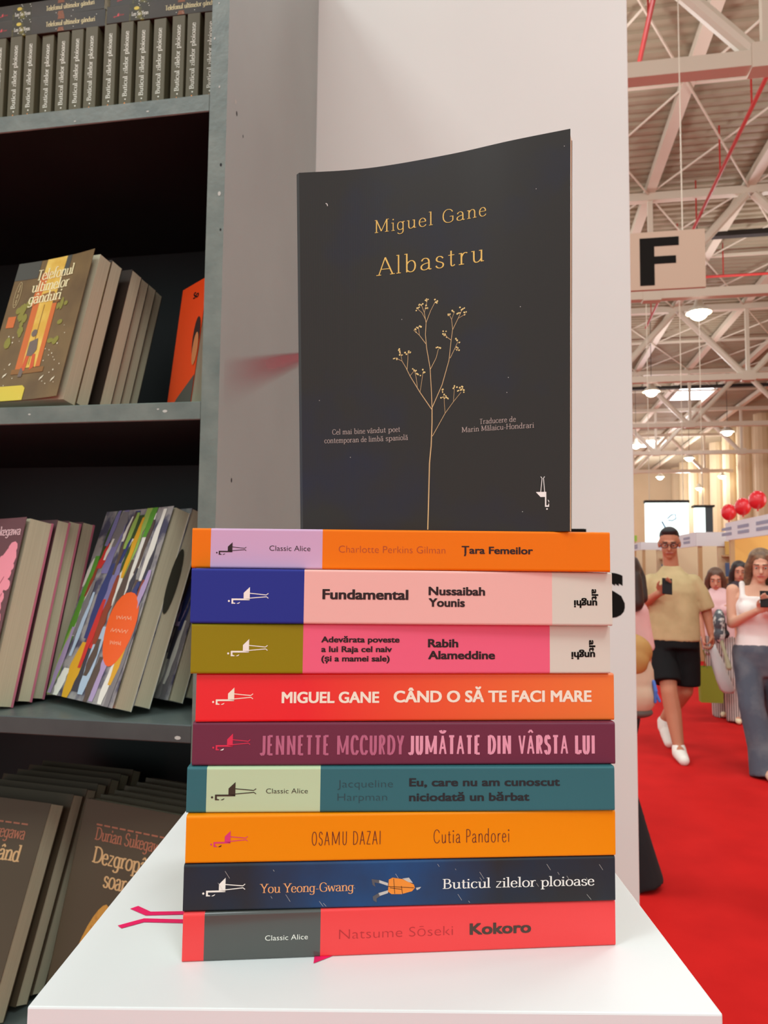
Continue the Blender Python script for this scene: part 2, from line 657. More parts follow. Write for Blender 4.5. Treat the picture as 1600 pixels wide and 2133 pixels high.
def flat_book(mx, label, group, t, bands, wd=.13, L=.2, rad=.0011, name='book'):
    """paperback lying flat: spine towards -y, length along x, thickness along z; bands = [(x_end, material)]"""
    root = thing(name, label, 'book', mx, group)
    prof = [(wd, 0)]
    for k in range(5):
        a = -math.pi / 2 - k * math.pi / 8
        prof.append((rad + rad * math.cos(a), rad + rad * math.sin(a)))
    for k in range(5):
        a = math.pi - k * math.pi / 8
        prof.append((rad + rad * math.cos(a), t - rad + rad * math.sin(a)))
    prof.append((wd, t))
    th = .0005
    inner = [(wd, th), (th + .001, th), (th + .001, t - th), (wd, t - th)]
    xs = [-L / 2] + [b[0] for b in bands]
    mb = MB()
    n = len(prof)
    vs = [(x, y, z) for x in xs for (y, z) in prof]
    for i in range(len(bands)):
        mb.v += []
        fs = [(i * n + j, i * n + j + 1, (i + 1) * n + j + 1, (i + 1) * n + j) for j in range(n - 1)]
        if i == 0:
            mb.add(vs, fs, 0)
        else:
            for f in fs:
                mb.f.append(f)
                mb.m.append(i)
    e = len(bands) - 1
    for x, mi in ((-L / 2, 0), (L / 2, e)):      # cover edges at head and tail
        mb.add([(x, y, z) for y, z in prof] + [(x, y, z) for y, z in inner],
               [(0, 1, n + 1, n), (n - 1, n - 2, n + 2, n + 3)] + [(k, k + 1, n + 1) for k in range(1, n // 2 - 1)] + [(k, k + 1, n + 2) for k in range(n // 2 - 1, n - 2)], mi)
    mb.build('cover', [b[1] for b in bands], root, smooth=False)
    p = MB()
    p.box((-L / 2 + .0004, .0014, .0006), (L / 2 - .0004, wd - .0006, t - .0006))
    p.build('page_block', PAGE_FLAT, root)
    return root


def standing_book(mx, label, group, w, h, t, cover, page=None, back=None, name='book', splay=0.0, bt=0.0):
    """paperback standing on its tail: spine at x=0, front cover at y=0, thickness along +y"""
    root = thing(name, label, 'book', mx, group)
    c = MB()
    th = .0007
    n = 7
    fr = []
    for i in range(n):                      # front board, its fore-edge curling away from the pages
        x = w * i / (n - 1)
        fr.append((x, -splay * (i / (n - 1)) ** 2.2))
    vs = [(x, y, z) for x, y in fr for z in (0, h)] + [(x, y + th, z) for x, y in fr for z in (0, h)]
    o = 2 * n
    fs = []
    for i in range(n - 1):
        a = 2 * i
        fs += [(a, a + 2, a + 3, a + 1), (o + a, o + a + 1, o + a + 3, o + a + 2), (a, o + a, o + a + 2, a + 2), (a + 1, a + 3, o + a + 3, o + a + 1)]
    fs += [(2 * n - 2, o + 2 * n - 2, o + 2 * n - 1, 2 * n - 1)]
    c.add(vs, fs, 0)
    c.box((-.0004, 0, 0), (th, t, h), 0)
    c.box((0, t - max(th, bt), 0), (w, t, h), 1)
    c.build('cover', [cover, back or cover], root)
    p = MB()
    p.box((th, th * 1.5, .0008), (w - .0008, t - max(th, bt) * 1.02 - .0001, h - .0008))
    p.build('page_block', page or PAGE, root)
    return root


def front_map(w, splay=0.0, lift=.0004):
    return lambda x, z: (x, -splay * max(0, x / w) ** 2.2 - lift, z)


# ------------------------------------------------------------------ the setting
CARPET = M('red_carpet', (198, 28, 25), .95, .1, noise=(3.0, (184, 23, 21), .35, .7), bump=(160, .5))
DECK = M('roof_deck', (168, 156, 132), .6, .3, noise=(.6, (156, 144, 120), .3, .7))
STEEL = M('white_steel', (212, 200, 180), .5, .4)
PARTW = M('partition_white', (222, 216, 208), .45, .4, noise=(2.0, (216, 210, 202), .3, .7))
FARW = M('hall_wall', (214, 194, 160), .8, .2, noise=(.2, (196, 174, 140), .3, .7))
BLACK = M('black_print', (24, 21, 18), .85, .1)
PINK = M('magenta_vinyl', (233, 28, 96), .4, .4)
WHITE = M('white_print', (240, 236, 228), .55, .3)


def hall_empty(name, label, cat, u, v, z, rz=0, group=None):
    return thing(name, label, cat, HALL @ T(u, v, z) @ RZ(rz), group)


def in_hall(o):
    o.matrix_world = HALL
    return o


m = MB()
m.box((-16, -7, -.05), (17, 84, 0))
struct(in_hall(m.build('floor', CARPET)))

m = MB()                                   # corrugated roof deck, ribs running across the hall
vs, fs = [], []
v, k = -7.0, 0
while v < 84:
    for dv, z in ((0, 12.2), (.12, 12.2), (.16, 12.26), (.28, 12.26)):
        vs += [(-16, v + dv, z), (17, v + dv, z)]
    v += .32
for i in range(len(vs) // 2 - 1):
    fs.append((2 * i, 2 * i + 1, 2 * i + 3, 2 * i + 2))
m.add(vs, fs)
ceiling = struct(in_hall(m.build('ceiling', DECK)))

m = MB()
m.box((-16, 83, 0), (17, 83.3, 12.3))
struct(in_hall(m.build('wall_back', FARW)))
m = MB()
m.box((16.8, -7, 0), (17, 84, 12.3))
wr = struct(in_hall(m.build('wall_right', FARW)))
me = None
for i, v in enumerate(range(38, 83, 4)):    # pilasters along the right-hand wall
    m = MB()
    m.tube((16.6, v, 0), (16.6, v, 12.2), .62, n=14)
    m.build('pilaster', FARW, wr)

m = MB()
m.box((-1.36, 1.337, 0), (.1985, 1.387, 3.0))
wall = struct(in_hall(bevel(m.build('wall_front', PARTW), .0015)))
wm = lambda u, z: (u, 1.3366, z)
m = MB()
put_text(m, sans('S', .05), .120, .181, 1.539 - .135, .073, wm)
put_text(m, sans('E', .03), .072, .1185, 1.606 - .135, .083, wm)
m.build('wall_lettering', BLACK, wall)

# ------------------------------------------------------------------ the bookcase
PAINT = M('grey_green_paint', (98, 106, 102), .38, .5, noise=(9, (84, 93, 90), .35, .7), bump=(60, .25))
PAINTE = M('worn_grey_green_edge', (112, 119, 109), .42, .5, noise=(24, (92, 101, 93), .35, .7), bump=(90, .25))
EDGE_SHADE = M('lower_shelf_shaded_paint', (64, 72, 69), .42, .5, noise=(24, (56, 64, 62), .35, .7))  # case paint darkened: shade on the lower shelf fronts put into the colour
PAINT_SHADE = M('dark_interior_shaded_paint', (34, 38, 38), .5, .3, noise=(6, (28, 32, 32), .3, .7))  # inside faces and undersides: shade of the case put into the colour
PAINT_LIT = M('grey_side_lit_paint', (152, 160, 154), .3, .6, noise=(4, (144, 151, 146), .3, .7))  # same paint, lightened to carry the light and reflection on this side
CHIP = M('bare_chip', (186, 186, 176), .7, .2)
CHIPD = M('dark_dent', (38, 38, 38), .7, .2)
case = thing('bookcase', 'tall grey-green painted wooden bookcase full of paperbacks beside the white partition', 'bookcase', HALL)
m = MB()
m.box((-.4095, .9, 0), (-.3848, 1.336, 2.66), 0)
sp = m.build('side_panel', [PAINTE, PAINT_LIT, PAINT_SHADE], case)
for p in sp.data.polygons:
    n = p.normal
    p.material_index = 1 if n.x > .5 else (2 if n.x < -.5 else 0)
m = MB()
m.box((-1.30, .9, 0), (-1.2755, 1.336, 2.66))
m.build('side_panel', PAINT_SHADE, case)
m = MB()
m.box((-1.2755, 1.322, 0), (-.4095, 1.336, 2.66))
m.build('back_panel', PAINT_SHADE, case)
SHELF = {}
for i, (z0, z1) in enumerate(((2.52, 2.545), (2.097, 2.122), (1.6745, 1.699), (1.2575, 1.2805), (.835, .86), (.41, .435), (.03, .055))):
    m = MB()
    m.box((-1.2755, .9, z0), (-.4095, 1.322, z1))
    o = bevel(m.build('shelf_board', [PAINT, PAINTE, PAINT_SHADE, EDGE_SHADE], case), .0012, 1)
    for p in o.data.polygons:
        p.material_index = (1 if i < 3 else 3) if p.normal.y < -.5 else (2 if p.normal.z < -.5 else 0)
    SHELF[i] = z1
# paint chips and dents on the side panel and its front edge
sm = lambda v, z: (-.38465, v, z)
fm = lambda u, z: (u, .8997, z)
m = MB()
for v, z, r, mi in ((.93, 2.127, .0022, 0), (.935, 2.113, .0024, 1), (.96, 2.095, .0016, 1), (.95, 1.60, .0022, 1), (.945, 1.607, .0012, 0)):
    m.disc((v, z), r, sm, mi, 7, r * 1.6)
for u, z, r, mi in ((-.391, 2.02, .0016, 1), (-.392, 1.98, .0022, 0), (-.40, 2.25, .001, 0), (-.405, 2.2, .0012, 0), (-.396, 2.13, .0012, 0), (-.389, 1.93, .0013, 1)):
    m.disc((u, z), r, fm, mi, 7, r * 1.5)
for u, z, r in ((-.5, 2.106, .0012), (-.61, 2.103, .001), (-.46, 1.687, .002), (-.66, 1.688, .0012), (-.47, 1.690, .001), (-.428, 1.264, .0025)):
    m.disc((u, z), r * 1.8, fm, 0, 7, r)
m.build('paint_chip', [CHIP, CHIPD], case, label='small pale chips and dents in the paint')['kind'] = 'stuff'
RED_PATCH = bpy.data.materials.new('red_patch')            # red patch on the grey side, fading towards its borders
RED_PATCH.use_nodes = True
nt = RED_PATCH.node_tree
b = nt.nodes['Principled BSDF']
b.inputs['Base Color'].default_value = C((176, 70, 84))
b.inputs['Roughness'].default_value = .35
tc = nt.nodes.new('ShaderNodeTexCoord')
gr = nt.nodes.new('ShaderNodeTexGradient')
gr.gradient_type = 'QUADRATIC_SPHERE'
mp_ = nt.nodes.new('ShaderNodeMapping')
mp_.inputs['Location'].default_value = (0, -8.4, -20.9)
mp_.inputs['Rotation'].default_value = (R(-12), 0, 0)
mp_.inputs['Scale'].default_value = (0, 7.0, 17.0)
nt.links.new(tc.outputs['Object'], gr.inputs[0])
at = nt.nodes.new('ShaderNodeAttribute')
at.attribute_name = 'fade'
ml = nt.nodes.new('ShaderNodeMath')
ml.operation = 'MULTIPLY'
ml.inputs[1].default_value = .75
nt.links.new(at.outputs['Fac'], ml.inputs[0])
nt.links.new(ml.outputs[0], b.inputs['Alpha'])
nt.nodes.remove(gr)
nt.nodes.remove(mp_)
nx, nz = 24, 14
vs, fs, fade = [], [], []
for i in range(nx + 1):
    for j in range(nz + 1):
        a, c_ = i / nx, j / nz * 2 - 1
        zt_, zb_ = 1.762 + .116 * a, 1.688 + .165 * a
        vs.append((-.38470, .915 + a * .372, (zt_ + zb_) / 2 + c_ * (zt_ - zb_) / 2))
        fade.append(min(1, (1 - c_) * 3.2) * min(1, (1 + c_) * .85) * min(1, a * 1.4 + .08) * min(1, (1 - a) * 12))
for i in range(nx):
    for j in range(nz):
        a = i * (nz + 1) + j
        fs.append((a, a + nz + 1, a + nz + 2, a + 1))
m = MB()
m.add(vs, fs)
o = m.build('red_patch', RED_PATCH, case, label='blurred red patch on the grey side')
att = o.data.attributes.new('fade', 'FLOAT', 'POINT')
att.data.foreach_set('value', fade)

# ------------------------------------------------------------------ the white plinth
PLW = M('plinth_white', (228, 228, 226), .38, .4, noise=(5, (224, 223, 220), .3, .7))
PT = 1.3081
pl = thing('plinth', 'tall narrow white plinth carrying the stack of colourful paperbacks', 'plinth', T(0, 0, 0))
m = MB()
m.box((-.1405, .309, 0), (.1375, .73, PT))
bevel(m.build('plinth_body', PLW, pl), .0008)
dm = lambda x, y: (x, y, PT + .0003)
m = MB()
m.poly([(-.1282, .3935), (-.1251, .3967), (-.1167, .3905), (-.1005, .3914), (-.04, .395), (-.04, .3914), (-.0996, .3878), (-.118, .3864)], dm)
m.poly([(-.1282, .3757), (-.1254, .3729), (-.1165, .3794), (-.0971, .3788), (-.04, .377), (-.04, .381), (-.0982, .3827), (-.1178, .3833)], dm)
m.poly([(-.0293, .343), (-.0216, .3493), (.06, .416), (.06, .44), (-.0304, .44), (-.0304, .3987)], dm)
m.build('magenta_emblem', PINK, pl, label='magenta printed emblem partly under the books')
m = MB()
m.disc((.0795, .3605), .0016, dm, 0, 7, .0004)
m.build('scratch', M('scratch', (196, 180, 168), .6), pl)


# ------------------------------------------------------------------ the stack of nine paperbacks on the plinth
def cov(name, rgb, rough=.42, spec=.18, **k):
    return M(name, rgb, rough, spec, **k)


class Spine:
    """lays print on a spine: print layout units are those of the photographed spine, corners TL TR BL BR"""

    def __init__(s, root, t, yaw, y, c, L=.2):
        s.root, s.t, s.L, s.c = root, t, L, c
        s.zl = y - math.sin(R(yaw)) * L / 2
        s.zr = y + math.sin(R(yaw)) * L / 2
        s.layers = {}

    def loc(s, X, Y):
        tl, tr, bl, br = s.c
        f = .5
        for _ in range(3):
            xl = tl[0] + (bl[0] - tl[0]) * f
            xr = tr[0] + (br[0] - tr[0]) * f
            a = (X - xl) / (xr - xl)
            yt = tl[1] + (tr[1] - tl[1]) * a
            yb = bl[1] + (br[1] - bl[1]) * a
            f = (Y - yt) / (yb - yt)
        w = a * s.zl / (s.zr - a * s.zr + a * s.zl)
        return -s.L / 2 + s.L * w, s.t * (1 - f)

    @staticmethod
    def mp(x, z): return (x, -.00012, z)

    def mb(s, name, mat, label=None):
        k = (name, mat.name)
        if k not in s.layers:
            s.layers[k] = (MB(), mat, label)
        return s.layers[k][0]

    def text(s, td, x0, x1, yb, cap, mat, name='title_lettering'):
        a = s.loc(x0, yb)
        b_ = s.loc(x1, yb + (s.c[1][1] - s.c[0][1] + s.c[3][1] - s.c[2][1]) / 2 * (x1 - x0) / (s.c[1][0] - s.c[0][0]))
        h = cap / (s.c[2][1] - s.c[0][1]) * s.t
        put_text(s.mb(name, mat), td, a[0], b_[0], a[1], h, s.mp)

    def emblem(s, x0, y0, x1, y1, mat, light=None):
        a, b_ = s.loc(x0, y1), s.loc(x1, y1)
        h = s.loc(x0, y0)[1] - a[1]
        emblem(s.mb('emblem', mat), a[0], b_[0], a[1], a[1] + h, s.mp)
        if light:
            m_ = s.mb('emblem_face', light)
            w = (b_[0] - a[0]) / 280
            hh = h / 115
            m_.poly([(a[0] + x * w, a[1] + y * hh) for x, y in ((56, 2), (84, 15), (82, 6), (72, 1))], lambda x, z: (x, -.0002, z))

    def done(s):
        for (n, _), (mb, mat, lab) in s.layers.items():
            mb.build(n, mat, s.root, label=lab)


B = {}
def stack(key, label, x, y, yaw, z, t, corners, bands):
    mx = T(x, y, z - .135) @ RZ(yaw)
    c = corners
    tmp = Spine(None, t, yaw, y, c)
    bl = [(tmp.loc(bx, (c[0][1] + c[2][1]) / 2)[0] if bx else .1, m_) for bx, m_ in bands]
    root = flat_book(mx, label, None, t - .0002, bl)
    s = Spine(root, t - .0002, yaw, y, c)
    B[key] = s
    return s


ORA = cov('cover_orange', (238, 118, 0))
LIL = cov('cover_lilac', (208, 168, 198))
INK = M('ink_dark', (44, 24, 24), .5, .3)
OFF = M('print_offwhite', (244, 238, 226), .5, .3)

s = stack('tara', 'orange paperback with a lilac band, topmost of the flat stack on the plinth', .0081, .354, -.4, 1.6183, .0193,
          [(406, 1101), (1274, 1106), (406, 1186), (1274, 1189)], [(445, ORA), (677, LIL), (0, ORA)])
s.emblem(457, 1131, 519, 1158, INK)
s.text(sans('Classic Alice', -.006), 567, 652, 1148.5, 11, INK, 'series_lettering')
s.text(sans('Charlotte Perkins Gilman', -.016), 711, 932, 1151.5, 15, M('ink_rust', (176, 66, 16), .5), 'author_lettering')
s.text(sans('Țara Femeilor', .028), 966, 1114, 1152, 15, INK)

BLU = cov('cover_blue', (42, 50, 138))
PKP = cov('cover_pale_pink', (240, 182, 172))
BEI = cov('cover_beige_white', (218, 210, 194))
s = stack('fund', 'pale pink and blue paperback lettered Fundamental, second from top of the flat stack', .0102, .352, 3.0, 1.5926, .0257,
          [(394, 1192), (1266.8, 1195), (393, 1300.5), (1266, 1302.4)], [(628, BLU), (1142, PKP), (0, BEI)])
s.emblem(471, 1228, 554, 1262, OFF)
s.text(sans('Fundamental', .034), 666, 844, 1251, 19.5, INK)
s.text(sans('Nussaibah', .034), 886, 1003, 1242, 16.5, INK, 'author_lettering')
s.text(sans('Younis', .034), 886, 961, 1265, 16.5, INK, 'author_lettering')


def imprint(s, xa, ya, xb, yb, xc, yc, xd, yd):
    """two-part mark: one word reading downwards, one word turned upside down"""
    mb = s.mb('imprint_lettering', BLACK)
    a, b_ = s.loc(xa, ya), s.loc(xb, yb)
    put_text(mb, sans('alt', .035), 0, a[1] - b_[1], 0, (b_[0] - a[0]) * 1.0, lambda p, q: (a[0] + q, -.00012, a[1] - p))
    c_, d = s.loc(xc, yc), s.loc(xd, yd)
    put_text(mb, sans('unghi', .035), 0, d[0] - c_[0], 0, (c_[1] - d[1]) * 1.1, lambda p, q: (d[0] - p, -.00012, c_[1] - q))


imprint(s, 1224.5, 1228.5, 1237.5, 1250.5, 1187, 1251.5, 1235, 1265)

OLI = cov('cover_olive', (146, 128, 8))
PKH = cov('cover_hot_pink', (240, 100, 128))
s = stack('rabih', 'hot pink and olive paperback, third from top of the flat stack', .0107, .355, 4.4, 1.5693, .0233,
          [(398, 1305.5), (1269.8, 1311), (396.4, 1406), (1267.7, 1402)], [(630, OLI), (1143.5, PKH), (0, BEI)])
s.emblem(473, 1336, 556, 1371, OFF)
s.text(sans('Adevărata poveste', .034), 668, 831, 1342.5, 11.5, INK)
s.text(sans('a lui Raja cel naiv', .034), 668, 815, 1361.5, 11.5, INK)
s.text(sans('(și a mamei sale)', .034), 668, 810, 1380, 11.5, INK)
s.text(sans('Rabih', .034), 890, 953, 1352, 16.5, INK, 'author_lettering')
s.text(sans('Alameddine', .034), 890, 1029, 1375, 16.5, INK, 'author_lettering')
imprint(s, 1226, 1338.5, 1238, 1360.5, 1188, 1361.5, 1237, 1374)

RED = M_ramp('cover_red_to_orange', 0, -.05, .1, (238, 26, 32), (240, 120, 44), .34)
s = stack('miguel', 'red to orange paperback with bold cream capitals, fourth from top of the flat stack', .013, .3575, 4.2, 1.5467, .0226,
          [(409.7, 1407), (1277.4, 1407), (408, 1504.6), (1280, 1500)], [(0, RED)])
CRM = M('print_cream', (248, 236, 214), .5, .3)
s.emblem(443, 1435, 527, 1470, CRM)
s.text(sans('MIGUEL GANE', .034), 587, 790, 1465.5, 22, CRM, 'author_lettering')
s.text(sans('CÂND O SĂ TE FACI MARE', .034), 820, 1232, 1464, 23, CRM)

MAR = cov('cover_maroon', (112, 48, 68))
s = stack('jen', 'maroon paperback with tall pink capitals, fifth from top of the flat stack', .012, .3557, 3.1, 1.5268, .0199,
          [(401.7, 1507), (1280, 1505), (400, 1595.5), (1282.4, 1592)], [(0, MAR)])
CRI = M('print_crimson', (222, 48, 80), .5, .3)
s.emblem(443, 1529, 521, 1564, CRI, OFF)
s.text(pen('JENNETTE MCCURDY', .135, .115, False, .13, .42), 541, 842, 1572.5, 39, M('print_dusty_pink', (186, 100, 128), .5), 'author_lettering')
s.text(pen('JUMĂTATE DIN VÂRSTA LUI', .155, .12, False, .14, .42), 850, 1239, 1571, 38, M('print_rose', (232, 156, 176), .5))

TEA = cov('cover_teal', (54, 106, 112))
MIN = cov('cover_mint', (190, 210, 168))
s = stack('eu', 'teal paperback with a mint green band, fourth from bottom of the flat stack', .0105, .3532, 2.77, 1.5061, .0207,
          [(390, 1598), (1278.6, 1597.5), (387.6, 1695), (1281.5, 1689)], [(430, TEA), (667, MIN), (0, TEA)])
s.emblem(440, 1629, 533, 1668, M('ink_brown', (52, 40, 24), .5))
s.text(sans('Classic Alice', -.006), 554, 641, 1653, 10.5, M('ink_brown'), 'series_lettering')
DTE = M('ink_deep_teal', (34, 68, 74), .5)
s.text(sans('Jacqueline', -.016), 703, 818, 1640.5, 16, DTE, 'author_lettering')
s.text(sans('Harpman', -.016), 703, 806, 1668.5, 16, DTE, 'author_lettering')
INK2 = M('ink_blue_black', (18, 30, 34), .5)
s.text(sans('Eu, care nu am cunoscut', .03), 852, 1166, 1637.8, 17, INK2)
s.text(sans('niciodată un bărbat', .03), 852, 1103, 1668.8, 17, INK2)

YEL = cov('cover_amber', (240, 138, 2))
s = stack('osamu', 'amber orange paperback with thin dark capitals, third from bottom of the flat stack', .0114, .3526, 4.3, 1.4848, .0213,
          [(389.4, 1700), (1281.8, 1690.5), (384.4, 1801.5), (1282.4, 1781.5)], [(0, YEL)])
s.emblem(438, 1732, 515, 1766, M('print_magenta', (220, 50, 116), .5), INK)
WIN = M('ink_wine', (84, 10, 22), .5)
s.text(pen('OSAMU DAZAI', .05, .045, False, .13, .5), 649, 792, 1762, 29, WIN, 'author_lettering')
s.text(pen('Cutia Pandorei', .05, .045, False, .1, .62), 903, 1061, 1757, 29, WIN)

NIG = cov('cover_night', (46, 46, 48), noise=(30, (40, 48, 60), .45, .7))
nt = NIG.node_tree                                    # printed blue rain-light in the middle of the spine
sx = nt.nodes.new('ShaderNodeSeparateXYZ')
nt.links.new(next(n for n in nt.nodes if n.type == 'TEX_COORD').outputs['Object'], sx.inputs[0])
ad = nt.nodes.new('ShaderNodeMath'); ad.operation = 'ADD'; ad.inputs[1].default_value = .014
ab = nt.nodes.new('ShaderNodeMath'); ab.operation = 'ABSOLUTE'
mr = nt.nodes.new('ShaderNodeMapRange'); mr.inputs[1].default_value = .012; mr.inputs[2].default_value = .058; mr.inputs[3].default_value = 1; mr.inputs[4].default_value = 0
mu = nt.nodes.new('ShaderNodeMath'); mu.operation = 'MULTIPLY'
nz_ = next(n for n in nt.nodes if n.type == 'TEX_NOISE')
old = next(n for n in nt.nodes if n.type == 'MIX')
mx2 = nt.nodes.new('ShaderNodeMix'); mx2.data_type = 'RGBA'; mx2.inputs[7].default_value = C((26, 92, 156))
nt.links.new(sx.outputs[0], ad.inputs[0]); nt.links.new(ad.outputs[0], ab.inputs[0]); nt.links.new(ab.outputs[0], mr.inputs[0])
nt.links.new(mr.outputs[0], mu.inputs[0]); nt.links.new(nz_.outputs['Fac'], mu.inputs[1])
nt.links.new(mu.outputs[0], mx2.inputs[0]); nt.links.new(old.outputs[2], mx2.inputs[6])
nt.links.new(mx2.outputs[2], nt.nodes['Principled BSDF'].inputs['Base Color'])
s = stack('but', 'night-blue paperback with an orange-coated figure on its spine, second from bottom of the flat stack', .0111, .3523, 4.52, 1.4641, .0207,
          [(383.6, 1802.5), (1282.4, 1785.5), (380.6, 1901.5), (1281, 1876.5)], [(0, NIG)])
s.emblem(422, 1830, 510, 1869, OFF)
s.text(pen('You Yeong-Gwang', .12, .05, True, .04), 541, 737, 1861, 19, M('print_apricot', (238, 166, 106), .5), 'author_lettering')
s.text(pen('Buticul zilelor ploioase', .12, .055, True, .05), 922, 1238, 1852, 21, WHITE)
COAT = M('print_coat_orange', (240, 142, 44), .5)
mp = s.mp
def P_(pts): return [s.loc(*p) for p in pts]
m = s.mb('spine_picture', COAT, 'small printed figure in an orange coat')
m.poly(P_([(810, 1833), (818, 1829), (838, 1832), (862, 1843), (864, 1850), (858, 1857), (836, 1863), (815, 1863), (808, 1858)]), mp)
m = s.mb('spine_picture_line', INK)
for a in ([(808, 1847), (862, 1850)], [(820, 1831), (822, 1862)], [(836, 1846), (838, 1862)], [(812, 1850), (836, 1853)]):
    m.line(P_(a), .00022, lambda x, z: (x, -.0002, z))
m = s.mb('spine_picture_pale', M('print_grey', (196, 190, 182), .5))
m.poly(P_([(790, 1834), (808, 1840), (808, 1846), (790, 1840)]), mp)
m.poly(P_([(788, 1861), (808, 1855), (808, 1861), (790, 1867)]), mp)
m.poly(P_([(838, 1831), (852, 1829), (860, 1840), (850, 1838)]), mp)
m.poly(P_([(866, 1850), (877, 1848), (874, 1852), (868, 1855)]), mp)
random.seed(5)
for k in range(26):
    X, Y = random.uniform(430, 1270), random.uniform(1800, 1885)
    a = s.loc(X, Y)
    if .0015 < a[1] < .019:
        l = random.uniform(.0004, .0022)
        m.line([a, (a[0] + l, max(.001, a[1] - l * 1.5))], .00013, mp)
m = s.mb('spine_picture_boots', M('print_boot', (84, 84, 88), .5))
m.poly(P_([(774, 1832), (790, 1834), (790, 1841), (780, 1839), (782, 1848), (776, 1844)]), mp)
m.poly(P_([(776, 1868), (788, 1861), (792, 1867), (784, 1872), (784, 1880), (777, 1876)]), mp)

CORAL = cov('cover_coral_red', (242, 72, 72), .3)
CHAR = cov('cover_charcoal', (78, 78, 74), .14, .6)
s = stack('kok', 'coral red paperback with a charcoal band, lowest of the flat stack, on the plinth', .0116, .3524, 5.41, 1.4431, .0210,
          [(381.4, 1903.5), (1281.8, 1876), (378.7, 2006), (1282.4, 1969)], [(425, CORAL), (667, CHAR), (0, CORAL)])
s.text(sans('Classic Alice', -.004), 552, 641, 1959.5, 11, OFF, 'series_lettering')
s.text(sans('Natsume Sōseki', -.018), 706, 943, 1956.5, 21, M('ink_red', (186, 34, 38), .5), 'author_lettering')
s.text(sans('Kokoro', .034), 978, 1106, 1946.5, 24, M('ink_umber', (70, 48, 38), .5))
for s in B.values():
    s.done()

# ------------------------------------------------------------------ the black book standing on the stack
BZ = 1.6376 - .135
BH = .2
bk = thing('book', 'black paperback with a gold dried plant on its cover, standing upright on the flat stack', 'book', T(0, 0, BZ))
TOPC = [(-.0492, .396), (-.021, .3925), (.0025, .3867), (.0357, .3748), (.063, .3627), (.0905, .352)]
ARC = [0, .0284, .0526, .0879, .1178, .1472]
BOTC = [(-.0437, .400), (-.0180, .3935), (.0050, .3855), (.0370, .3728), (.0625, .3610), (.0886, .3515)]


def curve_at(pts, s):
    for i in range(len(ARC) - 1):
        if s <= ARC[i + 1] or i == len(ARC) - 2:
            break
    p = [pts[max(0, i - 1)], pts[i], pts[i + 1], pts[min(len(pts) - 1, i + 2)]]
    a = (s - ARC[i]) / (ARC[i + 1] - ARC[i])
    m0 = [(p[2][k] - p[0][k]) / (2 if i else 1) for k in (0, 1)]
    m1 = [(p[3][k] - p[1][k]) / (2 if i < len(pts) - 2 else 1) for k in (0, 1)]
    h = lambda k: (2 * a ** 3 - 3 * a * a + 1) * p[1][k] + (a ** 3 - 2 * a * a + a) * m0[k] + (3 * a * a - 2 * a ** 3) * p[2][k] + (a ** 3 - a * a) * m1[k]
    return h(0), h(1)


def cover_pt(s, f, d=0.0):
    """point on the bowed cover: s along the width, f of the height, d behind the face"""
    a, b_ = curve_at(BOTC, s), curve_at(TOPC, s)
    e = .002
    a2, b2 = curve_at(BOTC, s + e), curve_at(TOPC, s + e)
    x, y = a[0] + (b_[0] - a[0]) * f, a[1] + (b_[1] - a[1]) * f
    tx, ty = a2[0] + (b2[0] - a2[0]) * f - x, a2[1] + (b2[1] - a2[1]) * f - y
    l = math.hypot(tx, ty)
    return (x - ty / l * d, y + tx / l * d, f * BH)


def bent(name, mat, s0, s1, f0, f1, d0, d1, ns=110):
    m = MB()
    vs = []
    for k in range(ns + 1):
        s_ = s0 + (s1 - s0) * k / ns
        vs += [cover_pt(s_, f0, d0), cover_pt(s_, f1, d0), cover_pt(s_, f1, d1), cover_pt(s_, f0, d1)]
    fs = []
    for k in range(ns):
        o = 4 * k
        for j in range(4):
            fs.append((o + j, o + 4 + j, o + 4 + (j + 1) % 4, o + (j + 1) % 4))
    fs += [(0, 1, 2, 3), (4 * ns + 3, 4 * ns + 2, 4 * ns + 1, 4 * ns)]
    m.add(vs, [tuple(reversed(f)) for f in fs])
    return m.build(name, mat, bk)


COVB = M('cover_black', (41, 34, 29), .36, .3, noise=(16, (34, 31, 46), .52, .72))
bent('front_cover', COVB, 0, .1472, 0, 1, 0, .0005)
bent('page_block', M('page_warm', (226, 206, 170), .8), .0008, .1466, .002, .998, .0007, .0105)
bent('back_cover', COVB, 0, .1468, 0, 1, .0107, .0112)
m = MB()
vs = []
for f in (0, 1):
    a, b_ = Vector(cover_pt(0, f, 0)), Vector(cover_pt(.0, f, .0112))
    vs += [a, a + Vector((-.0016, .002, 0)), b_ + Vector((-.0036, -.002, 0)), b_]
m.add(vs, [(0, 1, 5, 4), (1, 2, 6, 5), (2, 3, 7, 6), (0, 3, 2, 1), (4, 5, 6, 7)])
m.build('spine', COVB, bk)


def cp(X, Y):
    """layout units of the photographed cover -> width along the cover, fraction of its height"""
    xl = 623
    for _ in range(2):
        tx = 623 + 565 * (X - xl) / (1188 - xl)
        TX = [623, 728, 817, 949, 1065, 1188]
        TY = [360, 354, 343, 319, 292.6, 268]
        i = max(0, min(4, sum(1 for q in TX if q <= tx) - 1))
        a = (tx - TX[i]) / (TX[i + 1] - TX[i])
        s_ = ARC[i] + a * (ARC[i + 1] - ARC[i])
        yt = TY[i] + a * (TY[i + 1] - TY[i])
        yb = 1107.5
        f = (yb - Y) / (yb - yt)
        xl = 632 - 9 * f
    return s_, f * BH


cm = lambda s_, z: cover_pt(s_, z / BH, -.00015)
GOLD = M('gold_foil', (228, 186, 84), .35, .6)
GREYP = M('print_warm_grey', (176, 156, 146), .5)


